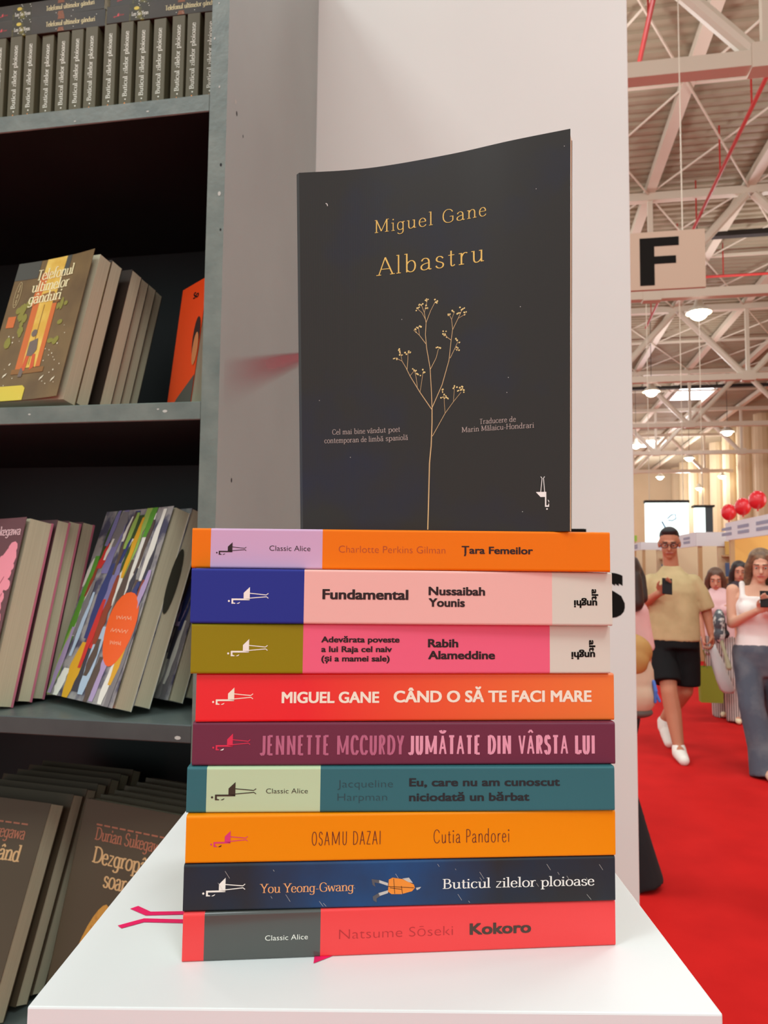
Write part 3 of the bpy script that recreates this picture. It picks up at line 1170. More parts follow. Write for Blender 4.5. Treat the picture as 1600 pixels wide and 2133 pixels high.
def ctext(mb, td, x0, y0, x1, y1, cap):
    a, b_ = cp(x0, y0), cp(x1, y1)
    h = cp(x0, y0 - cap)[1] - a[1]
    put_text(mb, td, a[0], b_[0], (a[1] + b_[1]) / 2, h, cm)


m = MB()
ctext(m, pen('Miguel Gane', .075, .038, True, .16), 784, 489, 1013, 454, 27)
m.build('author_lettering', GOLD, bk)
m = MB()
ctext(m, pen('Albastru', .075, .038, True, .18), 788, 581, 1008, 550, 37)
m.build('title_lettering', GOLD, bk)
m = MB()
ctext(m, pen('Cel mai bine vândut poet', .1, .06, True, .07), 695, 909, 838, 903, 10.5)
ctext(m, pen('contemporan de limbă spaniolă', .1, .06, True, .07), 678, 926, 855, 920, 10.5)
ctext(m, pen('Traducere de', .1, .06, True, .07), 999, 891, 1076, 885, 10.5)
ctext(m, pen('Marin Mălaicu-Hondrari', .1, .06, True, .07), 962, 908, 1114, 897, 10.5)
m.build('small_lettering', GREYP, bk)
# dried plant, layout in enlarged print units
m = MB()
K = lambda x, y: cp(600 + x / 2.5806, 600 + y / 2.5806)
stems = [([(760, 1296), (763, 1180), (768, 950), (776, 860), (780, 740), (780, 660)], .0006, .0005), ([(780, 660), (776, 560), (770, 450), (752, 340), (746, 270), (749, 205)], .0004, .0003),
         ([(749, 205), (740, 150), (724, 105)], .0003, .0002), ([(749, 205), (772, 140), (796, 90)], .0003, .0002), ([(740, 150), (757, 75)], .0002, .0002), ([(745, 185), (728, 150), (706, 130)], .0002, .0002),
         ([(748, 318), (716, 272), (686, 244)], .0003, .0002), ([(716, 272), (710, 225)], .0002, .0002), ([(770, 458), (800, 395), (812, 345)], .0003, .0002),
         ([(780, 660), (830, 540), (866, 410), (878, 300), (886, 240)], .0004, .0003), ([(886, 245), (880, 190), (868, 165)], .0003, .0002), ([(886, 245), (915, 185), (935, 140)], .0003, .0002), ([(880, 190), (896, 148)], .0002, .0002), ([(915, 185), (955, 160)], .0002, .0002),
         ([(872, 398), (896, 350), (914, 310)], .0003, .0002), ([(896, 350), (914, 350)], .0002, .0002), ([(876, 300), (856, 285), (842, 262)], .0003, .0002),
         ([(778, 668), (720, 578), (668, 490), (648, 450)], .0004, .0003), ([(650, 452), (624, 410), (584, 392)], .0003, .0002), ([(652, 455), (656, 400), (656, 370)], .0003, .0002), ([(624, 410), (612, 350)], .0002, .0002),
         ([(720, 575), (728, 520), (734, 470)], .0002, .0002), ([(706, 550), (700, 500), (692, 460)], .0002, .0002), ([(668, 488), (690, 462)], .0002, .0002),
         ([(782, 810), (846, 690), (890, 630), (930, 580)], .0003, .0002), ([(846, 688), (842, 640), (840, 590)], .0002, .0002), ([(890, 628), (896, 560)], .0002, .0002)]
for pts, w0, w1 in stems:
    m.line([K(*p) for p in pts], w0, cm, 0, w1)
m.build('plant_stems', M('print_plant', (204, 168, 116), .5), bk)
m = MB()
random.seed(3)
for x, y in ((757, 78), (724, 105), (798, 92), (706, 130), (745, 120), (690, 246), (712, 228), (812, 348), (862, 165), (890, 148), (936, 136), (922, 160), (952, 160), (842, 262), (850, 280), (912, 306), (914, 350),
             (584, 394), (612, 352), (618, 372), (650, 375), (666, 362), (692, 460), (712, 480), (734, 466), (842, 575), (834, 602), (856, 606), (898, 556), (934, 552), (940, 572), (925, 575)):
    for k in range(4):
        c_ = K(x + random.uniform(-12, 12), y + random.uniform(-12, 9))
        m.disc(c_, random.uniform(.00032, .00052), cm, 0, 7)
m.build('plant_berries', M('print_berry', (228, 200, 128), .45), bk)['kind'] = 'stuff'
m = MB()
a, b_ = cp(1146, 1064), cp(1118, 998)
emblem(m, 0, b_[1] - a[1], 0, abs(a[0] - b_[0]), lambda p, q: cm(a[0] - q, a[1] + p))
m.build('emblem', WHITE, bk)
m = MB()
m.line([cp(678, 425), cp(681, 427), cp(682, 431)], .0005, cm)
for x, y in ((1176, 306), (1118, 398), (1085, 648), (1060, 795), (735, 955), (667, 838), (1090, 1068), (1057, 826), (841, 672)):
    m.disc(cp(x, y), .00022, cm, 0, 6)
m.build('dust_speck', M('print_grey'), bk)['kind'] = 'stuff'


# ------------------------------------------------------------------ books in the bookcase
NIG_WARM = cov('cover_night_warm_lit', (98, 90, 68), .45, .2)  # night cover with the shelf's warm light mixed into its colour
TELC = cov('cover_umber', (66, 54, 42), .4, noise=(14, (52, 44, 38), .4, .7))
TGOLD = M('print_pale_gold', (226, 208, 150), .5)
TW = M('print_ivory', (232, 228, 210), .55)
REDP = M('print_red', (206, 40, 48), .5)
LAMP = M('print_lantern_yellow', (208, 180, 40), .5)
RUST = M('print_rust', (134, 74, 36), .6)
sp = lambda x, z: (x, -.00015, z)


def shelf_spine_book(mx, label, group):
    root = flat_book(mx, label, group, .0208, [(.1, NIG_WARM)], .128)
    m = MB()
    put_text(m, pen('Buticul zilelor ploioase', .14, .07, True, .06), -.021, .085, .0072, .0072, sp)
    m.build('title_lettering', TW, root)
    m = MB()
    m.poly([(-.052, .006), (-.042, .0045), (-.034, .008), (-.030, .0105), (-.035, .013), (-.044, .0155), (-.052, .014)], sp)
    m.build('spine_picture', COAT, root)
    m = MB()
    m.poly([(-.060, .006), (-.052, .008), (-.052, .0095), (-.060, .0085)], sp)
    m.poly([(-.060, .0145), (-.052, .012), (-.052, .0135), (-.060, .016)], sp)
    m.disc((-.0255, .0095), .0013, sp, 0, 6)
    m.build('spine_picture_pale', TW, root)['kind'] = 'stuff'
    m = MB()
    put_text(m, pen('You Yeong-Gwang', .15, .07, True, .03), -.088, -.068, .0075, .0055, sp)
    m.build('author_lettering', TW, root)
    m = MB()
    emblem(m, -.098, -.0895, .0075, .012, sp)
    m.build('emblem', TW, root)
    return root


SX = [-.8253, -.7962, -.7704, -.7438, -.7154, -.6902, -.6643, -.6322, -.6038, -.5778, -.5502, -.5188, -.4938, -.4668, -.4413]
RANK = ['leftmost', 'second from left', 'third from left', 'fourth from left', 'fifth from left', 'sixth from left', 'seventh from left', 'eighth from left', 'ninth from left', 'tenth from left',
        'eleventh from left', 'fourth from upright', 'third from upright', 'second from upright', 'nearest the upright']
proto = None
random.seed(8)
for i, x in enumerate(SX[:-1] + [-.4413]):
    lab = 'dark paperback with white vertical title on top shelf, %s of its row' % RANK[i]
    mx = HALL @ T(x + .0208, 1.0 + random.uniform(-.003, .003), 2.1222 + .1) @ RZ(random.uniform(-1.5, 1.5)) @ RY(-90)
    if i == 0:
        proto = shelf_spine_book(mx, lab, 'upright paperbacks on the top shelf')
    else:
        dup(proto, mx, lab)


def tel_flat(mx, label, group):
    t = .0292
    root = flat_book(mx, label, group, t, [(-.062, TELC), (-.028, cov('cover_umber_picture', (60, 50, 30), .4, noise=(60, (120, 110, 30), .55, .7))), (.1, TELC)], .13)
    m = MB()
    put_text(m, pen('Telefonul ultimelor gânduri', .15, .07, True, .03), -.002, .083, .0105, .0078, sp)
    m.build('title_lettering', TGOLD, root)
    m = MB()
    put_text(m, pen('Lee Su-Yeon', .15, .07, True, .02), -.058, -.03, .0085, .0062, sp)
    m.build('author_lettering', TW, root)
    m = MB()
    emblem(m, -.089, -.071, .009, .0165, sp)
    m.build('emblem', REDP, root)
    m = MB()
    m.disc((-.05, .0205), .0045, sp, 0, 10, .003)
    m.build('lantern_print', LAMP, root)
    m = MB()
    m.poly([(.018, .001), (.03, .001), (.028, .0075), (.02, .0075)], sp)
    m.poly([(.018, .021), (.03, .021), (.029, .0285), (.019, .0285)], sp)
    m.build('rust_print', RUST, root)
    m = MB()
    random.seed(4)
    for k in range(16):
        m.disc((random.uniform(-.06, -.022) if k < 9 else random.uniform(0, .09), random.choice((.0045, .026, .0235, .006)) + random.uniform(-.002, .002)), .0007, sp, 0, 6)
    m.build('spark_print', TW, root)['kind'] = 'stuff'
    return root


G = 'paperbacks lying on the upright row of the top shelf'
tf = tel_flat(HALL @ T(-.734, 1.0, 2.3235) @ RZ(.6), 'dark paperback lying flat on the upright row, directly on it at the frame edge', G)
dup(tf, HALL @ T(-.737, 1.003, 2.3529) @ RZ(-.5), 'dark paperback lying flat, second layer of the pile at the frame edge')
dup(tf, HALL @ T(-.5295, .999, 2.3235) @ RZ(.4), 'dark paperback with red emblem lying flat on the upright row beside the upright')
dup(tf, HALL @ T(-.527, 1.002, 2.3529) @ RZ(-.4), 'dark paperback lying flat, second layer of the pile beside the upright')


def pose(p, ps, th, rh):
    return HALL @ T(*p) @ RZ(ps) @ RX(-th) @ RY(rh)


# ---- second shelf: face-out novels with a lit doorway on the cover
TCOV = cov('cover_dusk_brown', (122, 100, 66), .4, noise=(16, (104, 84, 58), .4, .7))
W_, H_ = .159, .231


def door_book(mx, label, group, t, art=True, splay=.0):
    r = standing_book(mx, label, group, W_, H_, t, TCOV, splay=splay)
    if not art:
        return r
    fmp = front_map(W_, splay, .0005)
    f2 = front_map(W_, splay, .0007)
    f3 = front_map(W_, splay, .0009)
    def q(pts): return [(x * W_, z * H_) for x, z in pts]
    ch = front_map(W_, splay, .0004)
    def quadstrip(m, x0, x1, z0, z1, mp, s0=0, s1=0):
        n = 6                                        # follows the curl of the board
        vs = []
        for k in range(n + 1):
            x = x0 + (x1 - x0) * k / n
            vs += [mp(x * W_, (z0) * H_), mp((x + s1) * W_, z1 * H_)]
        m.add(vs, [(2 * k, 2 * k + 2, 2 * k + 3, 2 * k + 1) for k in range(n)])
    m = MB()
    quadstrip(m, .36, .62, .70, 1.0, ch, 0, .02)
    quadstrip(m, .42, .60, .22, .72, ch)
    m.build('yellow_print', M('print_door_yellow', (214, 168, 56), .5, noise=(40, (232, 200, 96), .4, .7)), r)
    m = MB()
    quadstrip(m, .30, .40, .66, .90, fmp, 0, .06)
    quadstrip(m, .06, .16, .52, .60, fmp)
    quadstrip(m, .34, .42, .20, .68, fmp)
    quadstrip(m, .60, .66, .22, .66, fmp)
    m.build('orange_print', M('print_ember', (204, 104, 36), .5), r)
    for x0_, x1_ in ((.0, .30), (.64, .70)):
        m = MB()
        quadstrip(m, x0_, x1_, .87, 1.0, ch)
        m.build('slate_print', M('print_slate', (72, 70, 60), .5), r)
    m = MB()
    random.seed(2)
    for k in range(20):
        m.disc((random.choice((random.uniform(.66, .80), random.uniform(.14, .30))) * W_, random.uniform(.36, .72) * H_), random.uniform(.003, .007), f2, 0, 7, random.uniform(.004, .011))
    m.build('foliage_print', M('print_olive', (134, 128, 44), .6), r)['kind'] = 'stuff'
    m = MB()
    m.poly(q([(.34, .66), (.44, .74), (.58, .75), (.70, .67), (.66, .66), (.56, .69), (.44, .69)]), f2)
    quadstrip(m, .30, .72, .18, .215, f2)
    m.line(q([(.5, .24), (.5, .66)]), .0012, f2)
    m.build('brown_print', M('print_door_brown', (138, 92, 36), .5), r)
    m = MB()
    m.poly(q([(.44, .40), (.54, .42), (.56, .34), (.52, .30), (.44, .30)]), f3)
    m.disc((.47 * W_, .46 * H_), .006, f3)
    m.poly(q([(.40, .16), (.45, .16), (.46, .22), (.41, .22)]), f3)
    m.build('figure_print', M('print_figure', (112, 96, 84), .5), r)
    m = MB()
    m.poly(q([(.42, .20), (.47, .20), (.49, .33), (.44, .33)]), f3)
    m.poly(q([(.53, .20), (.58, .22), (.56, .31), (.52, .31)]), f3)
    m.build('trousers_print', M('print_trousers', (204, 84, 36), .5), r)
    m = MB()
    for k in range(34):
        m.disc((random.choice((random.uniform(.05, .34), random.uniform(.62, .95))) * W_, random.uniform(.05, .5) * H_), random.uniform(.0006, .0014), f2, 0, 6)
    for x, z in ((.70, .12), (.86, .10), (.2, .16)):
        m.poly([(x * W_, z * H_), ((x + .04) * W_, (z + .02) * H_), ((x + .05) * W_, (z + .035) * H_), ((x + .01) * W_, (z + .02) * H_)], f2)
    m.build('spark_print', M('print_spark', (232, 222, 190), .5), r)['kind'] = 'stuff'
    m = MB()
    m.poly(q([(.02, .0), (.02, .085), (.06, .10), (.50, .10), (.54, .08), (.54, .0)]), f2)
    m.build('name_panel', M('print_lemon', (214, 190, 60), .5), r)
    m = MB()
    put_text(m, pen('Lee', .14, .06, True, .04), .20 * W_, .38 * W_, .062 * H_, .009, f3)
    put_text(m, pen('Su-Yeon', .14, .06, True, .04), .08 * W_, .5 * W_, .018 * H_, .009, f3)
    m.build('author_lettering', M('print_ivory2', (244, 236, 196), .5), r)
    m = MB()
    put_text(m, pen('Telefonul', .15, .06, True, .03), .30 * W_, .78 * W_, .85 * H_, .0175, f3)
    put_text(m, pen('ultimelor', .15, .06, True, .03), .27 * W_, .76 * W_, .765 * H_, .0175, f3)
    put_text(m, pen('gânduri', .15, .06, True, .03), .27 * W_, .70 * W_, .68 * H_, .0175, f3)
    m.build('title_lettering', M('print_cream_gold', (240, 228, 176), .5), r)
    m = MB()
    ring = []
    for k in range(21):
        a = 2 * math.pi * k / 20
        ring.append(((.10 + .035 * math.cos(a)) * W_, (.76 + .095 * math.sin(a)) * H_))
    m.line(ring, .0009, f3)
    put_text(m, pen('Lee Su-Yeon', .2, .1, False, .06), 0, .15 * H_, 0, .0035, lambda p, q_: f3(.10 * W_ + .0017 - q_, .685 * H_ + p))
    m.build('oval_badge', M('print_badge', (190, 170, 120), .5), r)
    return r


TP = (-.772, .941, 1.7165)
G2 = 'face-out doorway novels on the middle shelf'
door_book(pose(TP, -11.1, 12.3, 2.5), 'brown paperback with a lit yellow doorway on its cover, front of the leaning row', G2, .023, splay=.012)


def behind(p, ps, th, rh, d, side=0, t=0, up=0):
    """a pose d further back along the row (square to the cover, kept level on the shelf)"""
    k = d / math.cos(R(th))
    return pose((p[0] + -math.sin(R(ps)) * k + math.cos(R(ps)) * side, p[1] + math.cos(R(ps)) * k + math.sin(R(ps)) * side, p[2] + up), ps, th, rh)


rearcover = cov('cover_umber_back', (58, 46, 38), .45)
tb = standing_book(behind(TP, -11.1, 12.3, 2.5, .0236), 'brown paperback pressed against the back of the doorway novel', G2, W_, H_, .0225, rearcover)
for k, (d, side, lab) in enumerate(((.062, .004, 'third in the leaning row of brown paperbacks, showing only its fore-edge'), (.088, -.004, 'fourth in the leaning row of brown paperbacks, showing only its fore-edge'),
                                     (.113, -.010, 'fifth in the leaning row of brown paperbacks, a narrow strip of pages'), (.138, -.018, 'last of the leaning row of brown paperbacks, deep in the shelf'))):
    dup(tb, behind(TP, -11.1, 12.3, 2.5, d, side), lab)
dup(tb, pose((-.985, .952, 1.7165), -11.1, 12.3, 2.5), 'brown paperback at the frame edge, only a corner of its pages in view')

# ---- second shelf: red book by the upright
RC = cov('cover_vermilion', (222, 70, 22), .4)
rw, rh_ = .112, .19
rb = standing_book(pose((-.530, 1.04, 1.7155), -46, 4, 7), 'vermilion paperback standing in the dark beside the upright', None, rw, rh_, .018, RC)
fmp = front_map(rw)
m = MB()
put_text(m, sans('So', .03), .058, .082, .166, .0092, fmp)
m.build('title_lettering', BLACK, rb)
m = MB()
m.poly([(.012, 0), (rw, 0), (rw, .05), (.05, .022)], fmp)
m.build('grey_print', M('print_coat_grey', (74, 72, 62), .6), rb)
m = MB()
m.disc((.097, .105), .0145, lambda x, z: (x, -.0006, z), 0, 16, .03)
m.build('hair_print', INK, rb)
m = MB()
m.disc((.1, .088), .0115, lambda x, z: (x, -.0008, z), 0, 14, .024)
m.build('face_print', M('print_face', (190, 120, 70), .5), rb)

# ---- third shelf: pink blossom novels
PC = cov('cover_mauve_brown', (112, 78, 80), .4)
PE = cov('cover_pink_back', (206, 118, 138), .45)
PP = (-.875, .986, 1.2886)
pw, ph = .176, .266
G3 = 'pink-edged novels on the third shelf'
pk = standing_book(pose(PP, -24, 10.6, .2), 'pink blossom paperback with mauve top, front of its leaning row', G3, pw, ph, .037, PC, back=PE, splay=.006, bt=.003)
f1 = front_map(pw, .006, .0004)
f2 = front_map(pw, .006, .0007)
m = MB()
random.seed(6)
BLOS = M('print_blossom', (242, 150, 162), .5)
for k in range(420):
    x, z = random.uniform(.0, .172), random.uniform(.03, .225)
    r_ = random.uniform(.006, .018)
    if 0 < x - r_ and x + r_ < pw - .001 and z + r_ * .8 < .222 + .012 * math.sin(x * 90):
        m.disc((x, z), r_, f1, 0, 9, r_ * .8)
m.build('blossom_print', BLOS, pk)['kind'] = 'stuff'
m = MB()
for k in range(9):
    x, z = random.uniform(.06, .14), random.uniform(.04, .17)
    m.line([(x, z), (x + .012, z + .006), (x + .02, z + .016)], .0012, f2)
m.build('twig_print', M('print_twig', (150, 70, 86), .5), pk)
m = MB()
put_text(m, pen('Sukegawa', .16, .08, True, .03), .085, .170, .240, .013, f2)
m.build('author_lettering', M('print_pink_white', (230, 190, 190), .5), pk)
pk2 = standing_book(behind(PP, -24, 10.6, .2, .044, -.004), 'pink-edged paperback, second in the leaning row beside the painted cover', G3, pw, ph, .022, PC, back=PE, bt=.003)
dup(pk2, behind(PP, -24, 10.6, .2, .0675, -.012), 'pink-edged paperback, third in the leaning row beside the painted cover')
dup(pk2, behind(PP, -24, 10.6, .2, .096, -.02), 'pink-edged paperback, last of its row, partly behind the painted cover')

# ---- third shelf: paint-streaked book
cw, chh = .182, .284
XP = (-.679, .993, 1.295)
STREAK = {}
for n, c_ in (('white', (222, 220, 206)), ('grey', (120, 116, 116)), ('green', (86, 150, 44)), ('deep_green', (52, 76, 32)), ('lime', (146, 178, 80)), ('navy', (48, 58, 110)), ('violet', (122, 116, 160)),
              ('red', (200, 46, 40)), ('ochre', (214, 160, 30)), ('sky', (170, 190, 206)), ('umber', (86, 70, 60)), ('lilac', (170, 150, 186)), ('brown', (140, 60, 34)), ('dark', (58, 56, 66))):
    STREAK[n] = M('paint_' + n, c_, .5)
PB = M('paint_ground', (150, 146, 142), .5, noise=(34, (70, 68, 88), .45, .6))


def paint_book(mx, label, t, seed, badge, group):
    r = standing_book(mx, label, group, cw, chh, t, PB, back=M('cover_bone', (206, 204, 190), .5), splay=.004)
    rnd = random.Random(seed)
    L1 = front_map(cw, .004, .0004)
    layers = {}
    base = [('white', .0, .55, .06, .16), ('green', .04, .1, .1, .62), ('lime', .0, .0, .09, .34), ('deep_green', .12, .68, .1, .32), ('white', .12, .30, .06, .3), ('navy', .30, .3, .14, .4), ('violet', .24, .62, .12, .36),
            ('dark', .34, .02, .14, .42), ('grey', .2, .8, .14, .2), ('navy', .42, .68, .1, .3), ('red', .44, .26, .07, .4), ('white', .52, .5, .06, .46), ('lime', .62, .6, .05, .36), ('umber', .60, .34, .1, .4), ('white', .70, .52, .09, .46),
            ('sky', .44, .0, .12, .34), ('ochre', .24, .0, .12, .28), ('white', .12, .0, .1, .14), ('lilac', .66, .0, .08, .28), ('white', .78, .02, .07, .2), ('dark', .84, .2, .06, .6), ('umber', .58, .02, .08, .22), ('brown', .10, .5, .04, .2), ('sky', .16, .22, .05, .34),
            ('red', .14, .66, .08, .14), ('white', .2, .7, .04, .12), ('white', .86, .6, .06, .38), ('umber', .76, .3, .06, .3), ('grey', .9, .0, .08, .5), ('deep_green', .5, .86, .1, .13), ('white', .40, .84, .06, .14), ('navy', .9, .36, .06, .3)]
    keys = sorted(STREAK)
    for k_ in range(22):
        base.append((rnd.choice(keys), rnd.uniform(0, .93), rnd.uniform(0, .85), rnd.uniform(.04, .08), rnd.uniform(.14, .36)))
    i = 0
    for n, x, z, w, h in base:
        x = min(.94, max(0, x + rnd.uniform(-.02, .02)))
        z = max(0, z + rnd.uniform(-.03, .03))
        k = 7
        lft, rgt = [], []
        for a in range(k + 1):
            f = a / k
            sw = 1.35 * w * (.45 + .55 * math.sin(math.pi * min(.95, max(.08, f)))) * rnd.uniform(.75, 1.1)
            cx = x + w / 2 + rnd.uniform(-.006, .006) + .05 * (f - .5)
            zz = min(1, z + h * f)
            lft.append((max(0, cx - sw / 2) * cw, zz * chh))
            rgt.append((min(.995, max(.01, cx + sw / 2)) * cw, zz * chh))
        i += 1
        mp = front_map(cw, .004, .0004 + i * .000012)
        mb = layers.setdefault(n, MB())
        vs = [mp(*p) for p in lft + rgt]
        mb.add(vs, [(a, a + k + 1, a + k + 2, a + 1) for a in range(k)])
    for n, mb in layers.items():
        o = mb.build('paint_print', STREAK[n], r, label=n.replace('_', ' ') + ' paint streaks')
        o['kind'] = 'stuff'
    if badge:
        mp = front_map(cw, .004, .0010)
        m = MB()
        pts = []
        for k in range(24):
            a = 2 * math.pi * k / 24
            pts.append((.775 * cw + .205 * cw * math.cos(a) * (1 + .15 * math.sin(a)), (.365 + .185 * math.sin(a)) * chh))
        m.poly(pts, mp)
        m.build('orange_badge', M('badge_orange', (236, 92, 20), .4), r)
        mp = front_map(cw, .004, .0013)
        m = MB()
        for z, x0, x1 in ((.42, .68, .90), (.355, .66, .90), (.295, .70, .86)):
            pts = [((x0 + (x1 - x0) * k / 14) * cw, (z + .010 * math.sin(k * 2.4 + z * 50)) * chh) for k in range(15)]
            m.line(pts, .0012, mp)
        m.build('badge_scribble', M('badge_pale', (244, 190, 150), .5), r)
    return r


G4 = 'paint-streaked paperbacks on the third shelf'
paint_book(pose(XP, -28.9, 17.4, -.1), 'paint-streaked paperback with an orange badge, leaning on the third shelf', .0255, 1, True, G4)
pb2 = standing_book(behind(XP, -28.9, 17.4, -.1, .0265), 'thick page block with a dark oval mark, pressed behind the paint-streaked cover', G4, cw, chh, .0255, PB, back=M('cover_bone'))
m = MB()
sm_ = lambda y, z: (cw + .0004, y, z)
m.disc((.004, .175), .0085, sm_, 0, 20, .048)  # dark oval laid on the fore-edge
m.build('oval_mark', M('dark_olive', (62, 60, 48), .5), pb2)
paint_book(behind(XP, -28.9, 17.4, -.1, .078, .004), 'dark paint-streaked paperback mostly hidden behind the stack of books', .022, 2, False, G4)
paint_book(behind(XP, -28.9, 17.4, -.1, .1075, .0), 'deepest paint-streaked paperback, half in shadow behind the stack of books', .022, 5, False, G4)

# ---- bottom shelf: two raked rows of dark novels
DC = cov('cover_dark_umber', (78, 66, 50), .42)
TAN = M('print_tan', (196, 156, 104), .5)
COPP = M('print_copper', (158, 92, 62), .5)
dw, dh = .188, .277


def sun_book(mx, label, group, w, h, t):
    r = standing_book(mx, label, group, w, h, t, DC)
    f1 = front_map(w)
    m = MB()
    put_text(m, pen('Dezgropând', .17, .08, True, .02), .19 * w, .86 * w, .705 * h, .021, f1)
    put_text(m, pen('soarele', .17, .08, True, .02), .34 * w, .71 * w, .605 * h, .021, f1)
    m.build('title_lettering', TAN, r)
    m = MB()
    put_text(m, pen('Durian Sukegawa', .16, .08, True, .03), .17 * w, .85 * w, .812 * h, .0165, f1)
    for q_ in range(9):
        m.line([((.16 + .078 * q_) * w, .885 * h), ((.16 + .078 * q_ + .06) * w, .885 * h)], .0022, f1)
    m.build('author_lettering', COPP, r)['kind'] = 'stuff'
    m = MB()
    pts = []
    for k in range(20):
        a = 2 * math.pi * k / 20
        x, z = .016 * math.cos(a), .046 * math.sin(a)
        pts.append((.33 * w + x + z * .35, .365 * h + z))
    m.poly(pts, f1)
    m.disc((.41 * w, .47 * h), .005, lambda x, z: (x, -.0008, z), 0, 8, .007)
    m.build('bean_print', M('print_bean', (190, 134, 46), .5, noise=(90, (160, 98, 30), .5, .7)), r)
    return r


DP = (-.652, .970, .8665)
DL = (-.880, .938, .8722)
G5 = 'raked dark novels on the bottom shelf, inner row'
G6 = 'raked dark novels on the bottom shelf, outer row'
sun_book(pose(DP, -14, 14.3, 0), 'dark brown paperback with tan title and a yellow bean, front of the inner raked row', G5, dw, dh, .02)
ORD = ['second', 'third', 'fourth', 'fifth', 'sixth', 'seventh', 'eighth', 'ninth']
dk = standing_book(behind(DP, -14, 14.3, 0, .0235, .004), 'dark brown paperback, second in the inner raked row on the bottom shelf', G5, dw, dh, .02, DC)
for k in range(1, 5):
    dup(dk, behind(DP, -14, 14.3, 0, .0235 * (k + 1) + .0008 * (k % 3), .004 + .004 * (k % 2)), 'dark brown paperback, %s in the inner raked row on the bottom shelf' % ORD[k])
sun_book(pose(DL, -6.6, 21.5, 0), 'dark brown paperback cut by the frame edge, front of the outer raked row', G6, .189, .277, .03)
dl = standing_book(behind(DL, -6.6, 21.5, 0, .043, .002), 'dark brown paperback, second in the outer raked row on the bottom shelf', G6, .189, .277, .024, DC)
for k in range(1, 6):
    dup(dl, behind(DL, -6.6, 21.5, 0, .043 + .0275 * k, .003 * (k % 2)), 'dark brown paperback, %s in the outer raked row on the bottom shelf' % ORD[k])


# ------------------------------------------------------------------ the hall: roof trusses, lamps, signs, booths
NODE = [3.64 + 5.2 * k for k in range(-2, 3)]
ZB, ZT = 9.0, 11.8


def truss(v, label):
    t = hall_empty('roof_truss', label, 'truss', 3.64, v, ZB, 0, None)
    u0, u1 = NODE[0] - 3.64, NODE[-1] - 3.64
    h = ZT - ZB
    m = MB()
    m.bar((u0 - 2, 0, 0), (u1 + 2, 0, 0), .24, .24)
    m.build('bottom_chord', STEEL, t)
    m = MB()
    m.bar((u0 - 2, 0, h), (u1 + 2, 0, h), .22, .22)
    m.build('top_chord', STEEL, t)
    for k in range(5):
        x = u0 + 5.2 * k
        m = MB()
        m.bar((x, 0, .1), (x, 0, h - .1), .13, .13)
        m.build('vertical_post', STEEL, t)
        m = MB()
        m.box((x - .24, -.14, -.16), (x + .24, .14, .22))
        m.build('gusset_joint', STEEL, t)
        for sgn in (-1, 1):
            if 0 <= x + sgn * 2.6 - u0 <= 20.8 + 1:
                m = MB()
                m.tube((x + sgn * .15, 0, .1), (x + sgn * 2.5, 0, h - .1), .125, n=10)
                m.build('diagonal', STEEL, t)
    return t


t0 = truss(11.25, 'white steel roof truss nearest to the camera')
for v, w in ((20.9, 'second white steel roof truss from the camera, above the letter sign'), (30.4, 'third white steel roof truss from the camera'), (40.3, 'fourth white steel roof truss from the camera'),
             (50.0, 'fifth white steel roof truss from the camera'), (59.5, 'sixth white steel roof truss, farthest down the hall')):
    dup(t0, HALL @ T(3.64, v, ZB), w)

pur = None
for k in range(-3, 5):
    u = 3.64 + 2.6 * k
    if pur is None:
        m = MB()
        m.bar((0, 3, 12.0), (0, 82, 12.0), .26, .22)
        pur = m.build('purlin', STEEL, ceiling)
        o = pur
    else:
        o = pur.copy()
        COL.objects.link(o)
    o.location = (u, 0, 0)
# cross rods and thin mid-bay beams, parts of the roof
m = MB()
m.tube((0, 0, 0), (2.6, 4.825, 0), .028, n=6)
rodA = m.mesh('brace_rod', STEEL)
m = MB()
m.tube((2.6, 0, .06), (0, 4.825, .06), .028, n=6)
rodB = m.mesh('brace_rod', STEEL)
for j in range(-1, 7):
    for k in range(-1, 4):
        for rr in (rodA, rodB):
            o = bpy.data.objects.new('brace_rod', rr)
            COL.objects.link(o)
            o.parent = ceiling
            o.location = (3.64 + 2.6 * k, 11.25 + 4.825 * j, 11.86)
m = MB()
m.bar((-7, 0, 11.95), (14.5, 0, 11.95), .09, .09)
o = m.build('mid_beam', STEEL, ceiling)
o.location = (0, 16.1, 0)
for v in (25.6, 35.3, 45.2, 54.8):
    c_ = o.copy()
    COL.objects.link(c_)
    c_.location = (0, v, 0)

DUCT = M('dark_cable_tray', (38, 32, 28), .7)
PIPE = M('red_pipe', (176, 40, 34), .5)
for v, z, u0, u1, lab in ((23.7, 11.75, 5.6, 14, 'dark cable tray crossing the roof beside the letter sign'), (43.6, 11.7, -2, 15, 'dark cable tray crossing the roof farther down the hall')):
    m = MB()
    m.box((u0, v - .12, z), (u1, v + .12, z + .16))
    for k in range(int(u0) + 1, int(u1), 2):
        m.box((k, v - .02, z + .16), (k + .04, v + .02, 12.21))
    tag(in_hall(m.build('cable_tray', DUCT)), lab, 'cable tray')


def pipe(a, b, lab, n):
    t = thing('sprinkler_pipe', lab, 'pipe', HALL)
    m = MB()
    m.tube(a, b, .045, n=8)
    m.build('pipe_run', PIPE, t)
    for k in range(n):
        f = (k + .5) / n
        p = Vector(a).lerp(Vector(b), f)
        m = MB()
        m.tube(p, (p.x, p.y, 12.22), .02, n=6)
        m.build('hanger_rod', PIPE, t)


